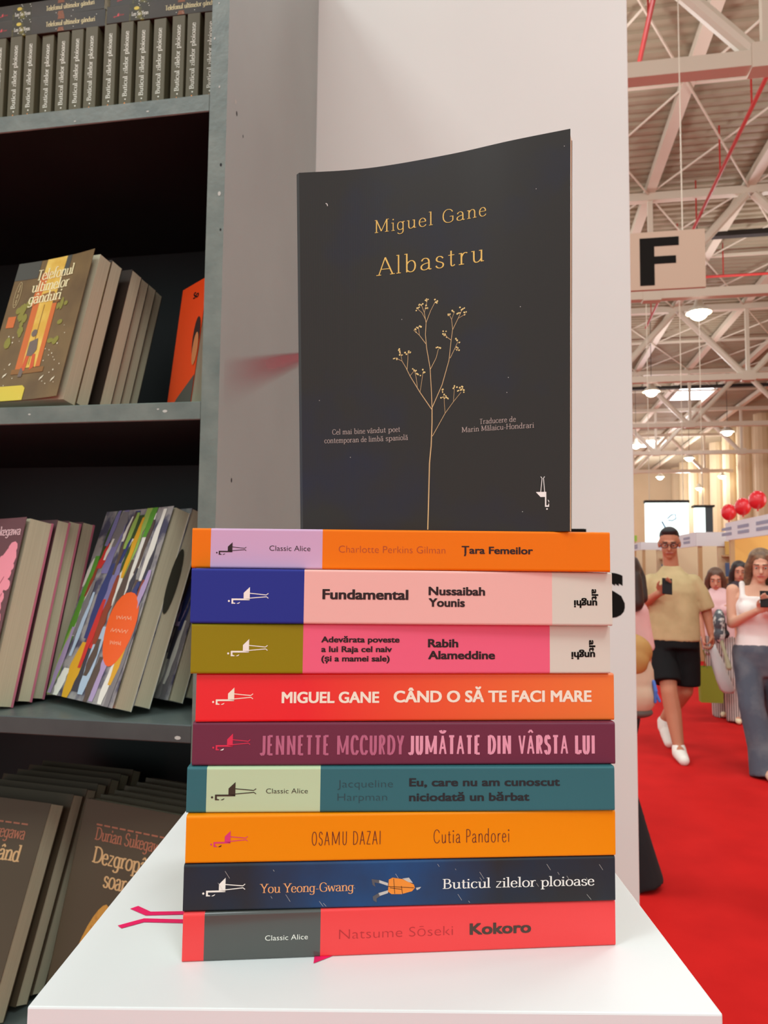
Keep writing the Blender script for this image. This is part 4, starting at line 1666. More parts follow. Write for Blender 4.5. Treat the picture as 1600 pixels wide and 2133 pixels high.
pipe((4.75, 14.4, 11.0), (5.0, 30, 11.0), 'red sprinkler pipe running lengthwise under the roof above the letter sign', 6)
pipe((2.16, 5, 11.0), (2.28, 14.4, 11.0), 'red sprinkler pipe ending close above the white partition edge', 3)
pipe((5.6, 25.2, 11.1), (14, 25.2, 11.1), 'red sprinkler pipe crossing the hall behind the letter sign', 4)

LENS = M('lamp_lens', (255, 248, 226), .4, emit=14)
HOUS = M('lamp_housing', (206, 198, 184), .5)


def lamp(label):
    t = thing('high_bay_lamp', label, 'ceiling lamp', HALL, None)
    m = MB()
    n = 16
    rings = [(.42, .05), (.40, .09), (.22, .14), (.12, .26), (.0, .35)]
    vs = [(r * math.cos(2 * math.pi * j / n), r * math.sin(2 * math.pi * j / n), z) for z, r in rings for j in range(n)]
    fs = [(i * n + j, i * n + (j + 1) % n, (i + 1) * n + (j + 1) % n, (i + 1) * n + j) for i in range(len(rings) - 1) for j in range(n)] + [tuple(range(n - 1, -1, -1))]
    m.add(vs, fs)
    m.build('lamp_housing', HOUS, t, smooth=True)
    m = MB()
    m.ell((0, 0, .0), (.24, .24, .2), n=14, k=8)
    m.build('lamp_lens', LENS, t, smooth=True)
    m = MB()
    m.tube((0, 0, .42), (0, 0, 3.5), .012, n=6)
    m.build('lamp_cord', DUCT, t)
    return t


L0 = None
for u, v, w in ((5.05, 21.7, 'glowing high-bay lamp below the letter sign, nearest of the lamps'), (5.39, 31.3, 'glowing high-bay lamp beside the partition edge, second nearest'), (10.86, 41.1, 'glowing high-bay lamp right of the skylight, under the fourth truss'),
                (6.84, 45.0, 'glowing high-bay lamp close to the partition edge beyond the third truss'), (11.0, 50.6, 'glowing high-bay lamp under the fifth truss'), (11.04, 60.9, 'glowing high-bay lamp above the lit billboard'),
                (15.6, 60.8, 'glowing high-bay lamp by the pilasters of the side wall'), (15.9, 69.6, 'glowing high-bay lamp farthest down the hall'), (8.3, 60.9, 'glowing high-bay lamp far off, just clear of the partition')):
    mx = HALL @ T(u, v, 8.72)
    if L0 is None:
        L0 = lamp(w)
        L0.matrix_world = mx
    else:
        dup(L0, mx, w)

SKY = M('skylight_pane', (236, 244, 255), .3, emit=5)
for u, v, w, lab in ((10.5, 46.8, 2.2, 'bright skylight in the roof beyond the third truss'), (11.3, 65.4, 1.6, 'small bright skylight far down the roof')):
    t = hall_empty('skylight', lab, 'skylight', u, v, 12.1)
    m = MB()
    m.box((-w / 2, -1.6, 0), (w / 2, 1.6, .04))
    m.build('pane', SKY, t)
    for a in ((-w / 2 - .12, -1.72, -w / 2, 1.72), (w / 2, -1.72, w / 2 + .12, 1.72)):
        m = MB()
        m.box((a[0], a[1], -.05), (a[2], a[3], .12))
        m.build('skylight_frame', STEEL, t)

# hanging letter sign
SIGN = M('sign_white', (180, 150, 126), .6)
t = hall_empty('hanging_sign', 'white hanging sign board with a big black letter F', 'sign', 1.71, 9.2, 4.875)
m = MB()
m.box((-.52, 0, 0), (.52, .05, .72))
m.build('sign_board', SIGN, t)
m = MB()
fl = lambda x, z: (x - .235, -.003, z + .05)
m.poly([(0, 0), (.17, 0), (.17, .265), (.42, .265), (.42, .36), (.17, .36), (.17, .485), (.455, .485), (.455, .595), (0, .595)], fl)
m.build('sign_letter', BLACK, t)
for x in (-.42, .27):
    m = MB()
    m.tube((x, .025, .72), (x, .025, 7.3), .008, n=6)
    m.build('hanging_wire', STEEL, t)

# lit billboards
BILL = M('billboard_light', (226, 244, 240), .4, emit=1.15)
BLUEP = M('billboard_blue', (120, 160, 196), .5)
t = hall_empty('lit_billboard', 'glowing white hanging billboard behind the walking man', 'billboard', 4.54, 24, 2.32)
m = MB()
m.box((-.63, 0, 0), (.63, .2, 1.22))
m.build('lit_panel', BILL, t)
m = MB()
m.box((-.66, -.02, 1.22), (.66, .22, 1.30))
m.build('top_rail', DUCT, t)
bmp = lambda x, z: (x, -.01, z)
m = MB()
m.line([(.0, .72), (.12, .84), (.24, .86), (.25, .72), (.14, .66), (.02, .68)], .035, bmp)
m.build('printed_ring', BLUEP, t)
m = MB()
m.line([(-.16, .64), (-.10, .52), (-.06, .44)], .05, bmp)
m.build('printed_stroke', BLUEP, t)
for x in (-.5, .5):
    m = MB()
    m.tube((x, .1, 1.3), (x, .1, 9.9), .012, n=6)
    m.build('hanging_wire', STEEL, t)
t = hall_empty('lit_billboard', 'narrow glowing billboard with a dark side, beyond the walking woman', 'billboard', 5.62, 24, 2.6)
m = MB()
m.box((-.24, 0, 0), (.03, .3, .78))
m.build('lit_panel', BILL, t)
m = MB()
m.box((.03, 0, 0), (.25, .3, .80))
m.build('dark_panel', M('billboard_dark', (74, 84, 88), .5), t)
m = MB()
m.box((-.30, -.05, .80), (.30, .35, .86))
m.build('top_rail', DUCT, t)
m = MB()
m.tube((0, .15, .86), (0, .15, 9.6), .012, n=6)
m.build('hanging_wire', STEEL, t)

# booths along the aisle
FASC = M('fascia_white', (226, 224, 226), .5)
FTXT = M('fascia_grey_print', (150, 150, 170), .6)
POSTM = M('booth_wood', (196, 158, 112), .6)


def booth(u0, u1, v0, v1, wallm, sidem, label, zf=2.16, fh=.25):
    """open-fronted booth facing the aisle (towards -u)"""
    t = hall_empty('exhibition_booth', label, 'booth', u0, v0, 0)
    w, d = u1 - u0, v1 - v0
    m = MB(); m.box((w - .06, 0, 0), (w, d, zf)); m.build('back_panel', wallm, t)
    m = MB(); m.box((.06, d - .06, 0), (w - .06, d, zf - .02)); m.build('side_panel', sidem, t)
    m = MB(); m.box((.3, 0, 0), (w - .06, .06, zf - .02)); m.build('side_panel', sidem, t)
    for y in (.03, d - .03):
        m = MB(); m.box((0, y - .03, 0), (.06, y + .03, zf)); m.build('post', POSTM, t)
    m = MB(); m.box((-.04, -.02, zf - fh), (.0, d + .02, zf)); f = m.build('fascia_board', FASC, t)
    m = MB()
    fmp = lambda y, z: (-.043, y, z)
    for z, a, b_ in ((zf - fh * .35, .2, .8), (zf - fh * .65, .25, .7)):
        y = d * .1
        while y < d * .9:
            l = .5
            m.poly([(y + .6, z - .022), (y + .1, z - .022), (y + .1, z + .022), (y + .6, z + .022)], fmp)
            y += .8
    m.build('fascia_print', FTXT, f)['kind'] = 'stuff'
    m = MB(); m.box((-.04, -.03, zf - fh), (.5, .0, zf)); m.build('fascia_end', FASC, t)
    m = MB(); m.box((.2, .3, 0), (.75, d - .3, .85)); m.build('counter', FASC, t)
    for z in (1.05, 1.4, 1.75):
        m = MB(); m.box((w - .34, .1, z), (w - .06, d - .1, z + .03)); m.build('wall_shelf', POSTM, t)
    for z in (1.0, 1.35, 1.7):
        m = MB(); m.box((.35, -.22, z), (w - .1, 0, z + .025)); m.build('outer_shelf', POSTM, t)
    return t


YELW = M('booth_yellow', (232, 178, 92), .6)
TANW = M('booth_tan', (212, 186, 150), .7)
GREW = M('booth_grey', (206, 196, 180), .7)
booth(3.0, 5.6, 8.3, 11.4, YELW, YELW, 'booth with yellow walls and white fascia beneath the red balloons')
booth(2.92, 5.6, 12.9, 16.0, TANW, TANW, 'tan-walled booth with white fascia, second along the aisle', 2.1, .23)
booth(2.72, 5.4, 17.2, 20.4, GREW, TANW, 'tan booth with low white fascia behind the walking man', 2.08, .17)
booth(2.45, 3.9, 22, 25, GREW, GREW, 'pale booth far down the aisle beside the partition edge', 2.2, .2)
GRN = M('green_board', (150, 190, 60), .6)
t = hall_empty('green_header', 'small lime green header board far off by the partition edge', 'sign', 2.62, 18.6, 2.05)
m = MB(); m.box((-.3, 0, .1), (.2, .05, .24)); m.build('header_board', GRN, t)
for x in (-.26, .16):
    m = MB(); m.box((x - .02, .01, -2.05), (x + .02, .05, .1)); m.build('header_post', POSTM, t)

# display books on the booths' outer shelves
BOOKC = [M('far_book_%s' % n, c_, .6) for n, c_ in (('red', (176, 60, 50)), ('blue', (70, 90, 130)), ('cream', (226, 212, 180)), ('green', (90, 120, 80)), ('brown', (120, 84, 58)), ('ochre', (206, 160, 80)))]
random.seed(21)
bmesh_list = []
for c_ in BOOKC:
    m = MB()
    m.box((0, 0, 0), (.15, .03, .22))
    bmesh_list.append((c_.name.split('_')[-1], m.mesh('display_book', c_)))
ROW = {1.025: 'lower', 1.375: 'middle', 1.725: 'upper'}
for v0, zlist, u0, bw in ((12.9, (1.025, 1.375, 1.725), 3.3, 'second booth'), (17.2, (1.375,), 3.1, 'booth behind the walking man')):
    for z in zlist:
        for k in range(4):
            n, me = bmesh_list[(k + int(z * 10)) % 6]
            o = bpy.data.objects.new('display_book', me)
            COL.objects.link(o)
            o.matrix_world = HALL @ T(u0 + k * .19, v0 - .15, z + .0055) @ RX(-8)
            tag(o, 'small %s book face-out on the %s outer shelf of the %s' % (n, ROW[z], bw), 'book', 'display books on the tan booths')

# balloons above the yellow booth
BALL = M('balloon_red', (222, 42, 50), .25, .5)
for i, (u, v, z, lab) in enumerate(((3.0, 11.3, 2.31, 'red balloon over the booth fascia, farthest from the frame edge'), (3.0, 10.62, 2.335, 'red balloon over the booth fascia, middle of three'), (3.0, 10.0, 2.37, 'red balloon over the booth fascia, nearest to the frame edge'))):
    t = hall_empty('balloon', lab, 'balloon', u - .02, v, z, 0, 'red balloons on the booth fascia')
    m = MB()
    m.ell((0, 0, 0), (.105, .105, .12), n=18, k=12)
    m.build('balloon_skin', BALL, t, smooth=True)
    m = MB()
    m.tube((0, 0, -.118), (0, 0, -.14), .006, .016, n=8)
    m.build('knot', BALL, t)
    m = MB()
    m.tube((0, 0, -.14), (0, 0, 2.1605 - z), .003, n=5)
    m.build('string', STEEL, t)


# ------------------------------------------------------------------ people in the aisle
def grow(mb, name, voxel, mats, parent, smooth=6, label=None):
    """melts overlapping body masses into one continuous skin"""
    me = mb.mesh(name, mats)
    o = bpy.data.objects.new(name, me)
    COL.objects.link(o)
    r = o.modifiers.new('melt', 'REMESH')
    r.mode = 'VOXEL'
    r.voxel_size = voxel
    s = o.modifiers.new('soft', 'SMOOTH')
    s.iterations = smooth
    s.factor = .5
    dg = bpy.context.evaluated_depsgraph_get()
    me2 = bpy.data.meshes.new_from_object(o.evaluated_get(dg))
    bpy.data.objects.remove(o)
    bpy.data.meshes.remove(me)
    me2.name = name
    me2.polygons.foreach_set('use_smooth', [True] * len(me2.polygons))
    o = bpy.data.objects.new(name, me2)
    COL.objects.link(o)
    o.parent = parent
    if label:
        o['label'] = label
    return o


def limb(m, pts, rs):
    for i in range(len(pts) - 1):
        m.capsule(pts[i], pts[i + 1], rs[i], rs[i + 1])


def hand(m, w, d, n, side, curl=.5, k=1.0):
    """palm, four unequal bent fingers and a thumb; d = finger direction, n = palm normal, side = thumb side vector"""
    w, d, n, s = Vector(w), Vector(d).normalized(), Vector(n).normalized(), Vector(side).normalized()
    pc = w + d * .045 * k
    rot = Matrix((s, d, n)).transposed()
    m.ell(pc, (.042 * k, .05 * k, .018 * k), rot=rot)
    for i, (off, l) in enumerate(((.030, .066), (.010, .075), (-.010, .070), (-.029, .054))):
        a = w + d * .085 * k + s * off * k
        b = a + (d * math.cos(curl) + n * math.sin(curl)) * l * .5 * k
        c = b + (d * math.cos(curl * 2.2) + n * math.sin(curl * 2.2)) * l * .5 * k
        m.capsule(a, b, .0092 * k, .0085 * k, n=8, k=2)
        m.capsule(b, c, .0085 * k, .0072 * k, n=8, k=2)
    a = w + d * .025 * k + s * .036 * k
    b = a + (s * .7 + d * .6 + n * .35).normalized() * .036 * k
    c = b + (d * .8 + n * .6 + s * .1).normalized() * .03 * k
    m.capsule(a, b, .0115 * k, .010 * k, n=8, k=2)
    m.capsule(b, c, .010 * k, .008 * k, n=8, k=2)


def head_masses(m, H, tilt=0, k=1.0):
    """head seen from local -y; H = centre of the skull"""
    rot = Matrix.Rotation(R(tilt), 3, 'X')
    q = lambda x, y, z: Vector(H) + rot @ Vector((x * k, y * k, z * k))
    m.ell(q(0, .012, .025), (.074 * k, .092 * k, .092 * k), rot=rot)
    m.ell(q(0, -.018, -.045), (.058 * k, .066 * k, .070 * k), rot=rot)
    m.ell(q(0, -.055, -.095), (.026 * k, .024 * k, .022 * k), rot=rot)
    m.capsule(q(0, -.084, .0), q(0, -.102, -.034), .009 * k, .014 * k)
    m.capsule(q(-.03, -.080, .018), q(.03, -.080, .018), .012 * k, .012 * k)
    m.capsule(q(-.016, -.080, -.066), q(.016, -.080, -.066), .009 * k, .009 * k)
    for s in (-1, 1):
        m.ell(q(s * .075, .012, -.012), (.012 * k, .02 * k, .032 * k), rot=rot)
    return q


def face_parts(q, parent, k=1.0, brow=(50, 36, 30), lips=(168, 84, 78), glasses=None, lens=None):
    for s in (-1, 1):
        m = MB()
        m.ell(q(s * .031, -.083, .0), (.012 * k, .007 * k, .0055 * k), n=10, k=6)
        e = m.build('eye', M('eye_white', (196, 176, 162), .4), parent, smooth=True)
        m = MB()
        m.ell(q(s * .031, -.090, -.002), (.006 * k, .004 * k, .006 * k), n=8, k=5)
        m.build('iris', M('iris_dark', (44, 30, 24), .3), e, smooth=True)
        m = MB()
        m.capsule(q(s * .015, -.092, .024), q(s * .048, -.084, .024), .0045 * k, .0035 * k, n=6, k=2)
        m.build('eyebrow', M('brow_%d' % brow[0], brow, .8), parent)
    m = MB()
    m.capsule(q(-.022, -.086, -.064), q(.022, -.086, -.064), .0055 * k, .0055 * k, n=6, k=2)
    m.build('mouth', M('lips_%d' % lips[0], lips, .5), parent)
    if glasses:
        gm = M('glasses_frame', glasses, .4)
        m = MB()
        for s in (-1, 1):
            ring = [q(s * .034 + .026 * math.cos(a), -.104, .0 + .019 * math.sin(a)) for a in [2 * math.pi * i / 12 for i in range(13)]]
            for i in range(12):
                m.tube(ring[i], ring[i + 1], .003 * k, n=5)
            m.tube(q(s * .06, -.102, .004), q(s * .08, .01, .004), .0028 * k, n=5)
        m.tube(q(-.008, -.104, .004), q(.008, -.104, .004), .003 * k, n=5)
        m.build('glasses', gm, parent)


def sleeve(m, pts, rs):
    """garment tube: rounded at the body end, cut flat at the hem"""
    for i in range(len(pts) - 2):
        m.capsule(pts[i], pts[i + 1], rs[i], rs[i + 1])
    m.ell(pts[-2], (rs[-2],) * 3)
    m.tube(pts[-2], pts[-1], rs[-2], rs[-1], n=18)


def person(u, v, rz, label):
    return hall_empty('person', label, 'person', u, v, 0, rz)


def shoe(m, ankle, toe, heel_up=0, k=1.0):
    a, t = Vector(ankle), Vector(toe)
    d = (t - a)
    m.capsule(a + Vector((0, 0, -.01)), a + d * .15 + Vector((0, 0, -.03)), .042 * k, .044 * k)
    m.capsule(a + d * .05 - Vector((0, 0, .045)), t, .036 * k, .030 * k)
    m.capsule(a + d * .45 - Vector((0, 0, .02)), t, .040 * k, .032 * k)


SKIN = M('skin_warm', (206, 140, 112), .55, .35)
SKINR = M('skin_ruddy', (188, 122, 92), .55, .35)
SKINP = M('skin_pale', (214, 160, 132), .55, .35)

# --- the man walking with his phone
p = person(1.262, 6.52, -11.2, 'man in beige t-shirt and black shorts walking, looking at his phone')
sh = Vector
sr, er, wr_ = (-.160, .0, 1.385), (-.240, -.02, 1.185), (-.105, -.215, 1.285)
sl, el, wl = (.164, .0, 1.385), (.255, .04, 1.17), (.292, -.02, .965)
hipR, kneeR, ankR, toeR = (-.075, 0, .93), (-.035, -.17, .50), (.03, -.255, .085), (.065, -.44, .033)
hipL, kneeL, ankL, toeL = (.085, 0, .93), (.085, .02, .49), (-.085, .20, .20), (-.045, .075, .045)
m = MB()
q = head_masses(m, (-.015, -.035, 1.705), 14, 1.06)
m.capsule((-.012, -.005, 1.63), (0, .01, 1.46), .058, .062)
m.loft([(.84, 0, 0, .13, .09), (.95, .005, 0, .16, .11), (1.08, .005, 0, .145, .10), (1.25, .003, 0, .155, .11), (1.36, 0, 0, .135, .095), (1.44, 0, .01, .085, .07)])
limb(m, [sr, er, wr_], [.042, .045, .030])
limb(m, [sl, el, wl], [.042, .045, .030])
limb(m, [hipR, kneeR, ((kneeR[0] * .6 + ankR[0] * .4), (kneeR[1] * .6 + ankR[1] * .4) + .02, kneeR[2] * .62 + ankR[2] * .38), ankR], [.092, .064, .066, .042])
limb(m, [hipL, kneeL, ((kneeL[0] * .6 + ankL[0] * .4), (kneeL[1] * .6 + ankL[1] * .4) + .02, kneeL[2] * .62 + ankL[2] * .38), ankL], [.092, .064, .066, .042])
m.capsule(ankR, toeR, .036, .026)
m.capsule(ankL, toeL, .036, .026)
hand(m, wr_, (.62, -.35, .62), (.25, -.75, .55), (-.55, -.2, .75), .75, 1.08)
hand(m, wl, (.05, -.05, -1), (-1, .1, 0), (0, -1, 0), .8, 1.08)
grow(m, 'body', .0075, SKINR, p, 4)
face_parts(q, p, 1.06, (40, 30, 28), (170, 90, 80), (46, 30, 28))
m = MB()
m.ell(q(0, .026, .052), (.080, .096, .078))
m.ell(q(0, -.02, .095), (.066, .055, .034))
m.ell(q(0, .05, -.01), (.078, .06, .07))
grow(m, 'hair', .008, M('hair_black', (36, 32, 32), .6), p, 3)
SHIRT = M('shirt_sand', (200, 175, 130), .85, .2, noise=(9, (186, 162, 118), .35, .7))
m = MB()
m.loft([(.90, .008, 0, .205, .15), (1.0, .005, 0, .205, .15), (1.15, .005, 0, .198, .145), (1.30, .004, 0, .190, .135), (1.375, .002, .005, .178, .12), (1.43, 0, .01, .145, .10), (1.475, -.004, .012, .098, .082), (1.515, -.006, .01, .068, .066)], n=28)
sleeve(m, [sr, (-.212, -.01, 1.29), (-.245, -.02, 1.18)], [.066, .070, .082])
sleeve(m, [sl, (.214, .015, 1.29), (.252, .035, 1.16)], [.066, .070, .080])
grow(m, 't_shirt', .011, SHIRT, p, 5)
m = MB()
m.loft([(.995, .005, 0, .19, .135), (.93, .005, 0, .20, .145), (.84, .005, -.005, .20, .15)])
sleeve(m, [(-.085, -.01, .88), (-.075, -.07, .72), (-.055, -.135, .57)], [.112, .110, .116])
sleeve(m, [(.095, .0, .88), (.10, .015, .72), (.095, .02, .535)], [.112, .110, .112])
grow(m, 'shorts', .011, M('shorts_black', (22, 20, 20), .85, .2), p, 4)
SHOE = M('shoe_white', (232, 222, 210), .6)
for a, t in ((ankR, toeR), (ankL, toeL)):
    m = MB()
    shoe(m, a, t, k=1.3)
    grow(m, 'shoe', .009, SHOE, p, 3)
ph_ = Matrix.Translation((-.035, -.312, 1.35)) @ RX(-35) @ RZ(10)
o = bpy.data.objects.new('phone', None)
m = MB()
m.box((-.038, -.005, -.075), (.038, .005, .075))
o = bevel(m.build('phone', M('phone_dark', (34, 28, 28), .7, .1)), .003)
o.matrix_world = p.matrix_world @ ph_
tag(o, 'dark phone held up by the man in the beige t-shirt', 'phone')
m = MB()
vs = []
rows = [(0, -.005, .022, .012), (-.06, .008, .034, .022), (-.16, .035, .046, .03), (-.28, .072, .055, .034), (-.36, .10, .052, .03), (-.385, .108, .034, .02)]
n = 16
for z, cx, rx, ry in rows:
    for j in range(n):
        a = 2 * math.pi * j / n
        w = 1 + .1 * math.sin(j * 2.4 + z * 30)
        vs.append((.30 + cx + rx * w * math.cos(a), -.03 + ry * w * math.sin(a), .885 + z))
fs = [(i * n + j, (i + 1) * n + j, (i + 1) * n + (j + 1) % n, i * n + (j + 1) % n) for i in range(len(rows) - 1) for j in range(n)]
fs += [tuple(range(n)), tuple(range(len(rows) * n - 1, (len(rows) - 1) * n - 1, -1))]
m.add(vs, fs)
o = m.build('plastic_bag', M('bag_white', (206, 202, 198), .5), None, smooth=True)
o.matrix_world = p.matrix_world.copy()
tag(o, 'white plastic bag hanging from the walking man\'s hand', 'bag')


def woman(u, v, rz, label, k, pose_, tops, bottoms, shoes, hairm, hair_len, skin, lowres=False, back=False, name='person'):
    """a standing or walking woman, height 1.65 x k"""
    p = person(u, v, rz, label)
    S = lambda t: (t[0] * k, t[1] * k, t[2] * k)
    J = {a: (b if a[:2] == 'hd' else S(b)) for a, b in pose_.items()}
    vx = .011 if lowres else .008
    m = MB()
    q = head_masses(m, J['head'], pose_t.get('tilt', 8), k)
    m.capsule(J['neck'], S((0, .01, 1.36)), .048 * k, .055 * k)
    m.loft([(z * k, 0, cy * k, rx * k, ry * k) for z, cy, rx, ry in ((.76, .0, .13, .09), (.86, .0, .165, .115), (1.0, 0, .125, .09), (1.15, -.005, .14, .105), (1.28, 0, .155, .095), (1.37, .01, .09, .06))])
    for s in (-1, 1):
        m.ell(S((s * .065, -.085, 1.19)), (.06 * k, .055 * k, .06 * k))
    for sd in 'RL':
        limb(m, [J['sh' + sd], J['el' + sd], J['wr' + sd]], [.048 * k, .038 * k, .025 * k])
        limb(m, [J['hip' + sd], J['kn' + sd], J['an' + sd]], [.085 * k, .055 * k, .034 * k])
        m.capsule(J['an' + sd], J['to' + sd], .032 * k, .024 * k)
        hd = J.get('hd' + sd)
        if hd:
            hand(m, J['wr' + sd], *hd, .7, .95 * k)
    grow(m, 'body', vx, skin, p, 4)
    face_parts(q, p, k, (90, 64, 48), (186, 88, 84))
    m = MB()
    m.ell(q(0, .026, .045), (.088 * k, .098 * k, .088 * k))
    for s in (-1, 1):
        limb(m, [q(s * .05, -.035, .085), q(s * .082, -.02, .0), q(s * .088, .01, -.10), q(s * .092, .0, -hair_len)], [.028 * k, .03 * k, .032 * k, .022 * k])
        limb(m, [q(s * .04, .07, .0), q(s * .05, .075, -.12), q(s * .05, .08, -hair_len)], [.05 * k, .05 * k, .03 * k])
    grow(m, 'hair', .009, hairm, p, 4)
    tops(p, J, S, k)
    bottoms(p, J, S, k)
    for sd in 'RL':
        m = MB()
        shoe(m, J['an' + sd], J['to' + sd], k=.88 * k)
        grow(m, 'shoe', .01, shoes, p, 3)
    return p


pose_t = {'tilt': 12}
W1 = dict(head=(.03, -.03, 1.52), neck=(.02, 0, 1.45), shR=(-.165, 0, 1.33), elR=(-.175, -.04, 1.08), wrR=(-.005, -.24, 1.19), shL=(.165, 0, 1.33), elL=(.20, -.04, 1.08), wrL=(.09, -.25, 1.19),
          hipR=(-.08, 0, .86), knR=(-.055, -.13, .48), anR=(.03, -.17, .085), toR=(.055, -.34, .035), hipL=(.085, 0, .86), knL=(.12, .04, .48), anL=(.16, .30, .16), toL=(.17, .17, .045),
          hdR=((.75, -.35, .45), (.2, -.6, .7), (-.5, -.2, .8)), hdL=((-.4, -.4, .6), (-.2, -.6, .7), (.6, -.2, .6)))
TANK = M('top_white', (236, 224, 216), .8)
JEAN = M('jeans_grey_blue', (84, 88, 98), .9, .15, noise=(7, (112, 112, 116), .45, .75))


def tank(p, J, S, k):
    m = MB()
    m.loft([(z * k, 0, cy * k, rx * k, ry * k) for z, cy, rx, ry in ((.90, 0, .172, .125), (1.0, 0, .145, .11), (1.12, -.005, .152, .118), (1.22, -.005, .158, .118), (1.29, -.002, .135, .108))])
    for s in (-1, 1):
        m.ell(S((s * .065, -.088, 1.19)), (.068 * k, .062 * k, .068 * k))
        m.capsule(S((s * .095, -.075, 1.27)), S((s * .10, .0, 1.385)), .024 * k, .022 * k)
        m.capsule(S((s * .10, .0, 1.385)), S((s * .09, .07, 1.27)), .022 * k, .024 * k)
    grow(m, 'tank_top', .01, TANK, p, 4)


def wide(mat, name, flare=.115):
    def f(p, J, S, k):
        m = MB()
        m.loft([(z * k, 0, 0, rx * k, ry * k) for z, rx, ry in ((.96, .155, .115), (.88, .178, .13), (.78, .172, .125), (.70, .155, .11))])
        for sd in 'RL':
            h, kn, an = Vector(J['hip' + sd]), Vector(J['kn' + sd]), Vector(J['an' + sd])
            lo = an + (kn - an) * .06
            lo.z = max(lo.z, flare * .62)
            sleeve(m, [h, kn, an + (kn - an) * .3, an + (kn - an) * -.1 if an.z > .15 else Vector((an.x, an.y - .02, .012))], [.106 * k, .088 * k, .098 * k, flare * k])
        grow(m, name, .011, mat, p, 4)
    return f


w1 = woman(1.775, 6.03, -15.5, 'woman with loose brown hair, white tank top and wide grey jeans', 1.0, W1, tank, wide(JEAN, 'jeans'), M('shoe_tan', (214, 176, 150), .6),
           M('hair_brown', (104, 78, 56), .55, noise=(30, (140, 108, 78), .45, .7)), .24, SKINP)
o = bevel(MB().box((-.036, -.005, -.073), (.036, .005, .073)).build('phone', M('phone_dark')), .003)
o.matrix_world = w1.matrix_world @ T(.05, -.315, 1.28) @ RX(-40)
tag(o, 'dark phone in the hands of the woman in the white tank top', 'phone')
# patterned bag in the crook of her arm
m = MB()
m.ell((-.262, -.05, 1.09), (.045, .09, .10))
m.ell((-.262, -.06, 1.0), (.042, .08, .075))
bg_ = grow(m, 'shoulder_bag', .01, M('bag_pattern', (70, 72, 76), .7, noise=(24, (196, 198, 190), .5, .58)), None, 4)
bg_.matrix_world = w1.matrix_world.copy()
tag(bg_, 'grey and white patterned bag in the crook of the woman\'s arm', 'bag')
m = MB()
limb(m, [(-.25, -.10, .95), (-.225, -.13, .86), (-.20, -.15, .76)], [.014, .013, .02])
m.build('bag_tassel', M('bag_tassel', (150, 140, 110), .7), bg_)

# --- woman behind, in striped trousers
STRIPE = bpy.data.materials.new('stripe_trousers')
STRIPE.use_nodes = True
nt = STRIPE.node_tree
wv = nt.nodes.new('ShaderNodeTexWave')
wv.bands_direction = 'X'
wv.inputs['Scale'].default_value = 16
cr = nt.nodes.new('ShaderNodeMix')
cr.data_type = 'RGBA'
cr.inputs[6].default_value = C((84, 70, 70))
cr.inputs[7].default_value = C((214, 196, 186))
tc = nt.nodes.new('ShaderNodeTexCoord')
nt.links.new(tc.outputs['Object'], wv.inputs['Vector'])
nt.links.new(wv.outputs['Fac'], cr.inputs[0])
nt.links.new(cr.outputs[2], nt.nodes['Principled BSDF'].inputs['Base Color'])
W2 = dict(head=(-.02, -.02, 1.50), neck=(-.01, 0, 1.45), shR=(-.16, 0, 1.33), elR=(-.19, -.02, 1.08), wrR=(-.15, -.08, .87), shL=(.16, 0, 1.33), elL=(.20, .02, 1.08), wrL=(.17, -.05, .87),
          hipR=(-.08, 0, .86), knR=(-.03, .06, .48), anR=(.02, .22, .12), toR=(.03, .08, .04), hipL=(.08, 0, .86), knL=(.12, -.08, .48), anL=(.155, -.05, .085), toL=(.17, -.22, .035),
          hdR=((0, -.1, -1), (1, 0, 0), (0, -1, 0)), hdL=((0, -.1, -1), (-1, 0, 0), (0, -1, 0)))


def tee(mat, name='blouse'):
    def f(p, J, S, k):
        m = MB()
        m.loft([(z * k, 0, 0, rx * k, ry * k) for z, rx, ry in ((.88, .178, .13), (1.0, .155, .115), (1.15, .165, .125), (1.28, .17, .115), (1.36, .12, .08), (1.41, .07, .065))])
        for s in (-1, 1):
            m.ell(S((s * .065, -.085, 1.18)), (.066 * k, .06 * k, .066 * k))
        for sd in 'RL':
            a, b_ = Vector(J['sh' + sd]), Vector(J['el' + sd])
            sleeve(m, [a, a.lerp(b_, .4), a.lerp(b_, .8)], [.062 * k, .062 * k, .064 * k])
        grow(m, name, .011, mat, p, 4)
    return f


w2 = woman(1.975, 7.95, -13, 'brown-haired woman in pink top and striped trousers behind the walking man', .925, W2, tee(M('top_pink', (228, 184, 182), .8)), wide(STRIPE, 'striped_trousers', .10), M('shoe_cream', (234, 214, 176), .6),
           M('hair_chestnut', (96, 66, 48), .55), .22, SKIN, True)
m = MB()
m.ell((-.02, -.17, .93), (.095, .045, .10))
m.ell((.0, -.165, .86), (.10, .04, .06))
o = grow(m, 'belt_bag', .01, M('bag_black', (24, 22, 24), .6), None, 4)
o.matrix_world = w2.matrix_world.copy()
tag(o, 'black bag at the waist of the woman in the pink top', 'bag')
t = thing('paper_bag', 'olive green paper bag carried low beside the striped trousers', 'bag', w2.matrix_world @ T(-.085, -.20, .20) @ RZ(12))
m = MB()
m.add([(-.10, -.05, 0), (.10, -.05, 0), (.10, .05, 0), (-.10, .05, 0), (-.11, -.055, .34), (.11, -.055, .34), (.11, .055, .34), (-.11, .055, .34)], [(0, 3, 2, 1), (0, 1, 5, 4), (1, 2, 6, 5), (2, 3, 7, 6), (3, 0, 4, 7)])
m.build('bag_body', M('bag_olive', (128, 132, 24), .7), t)
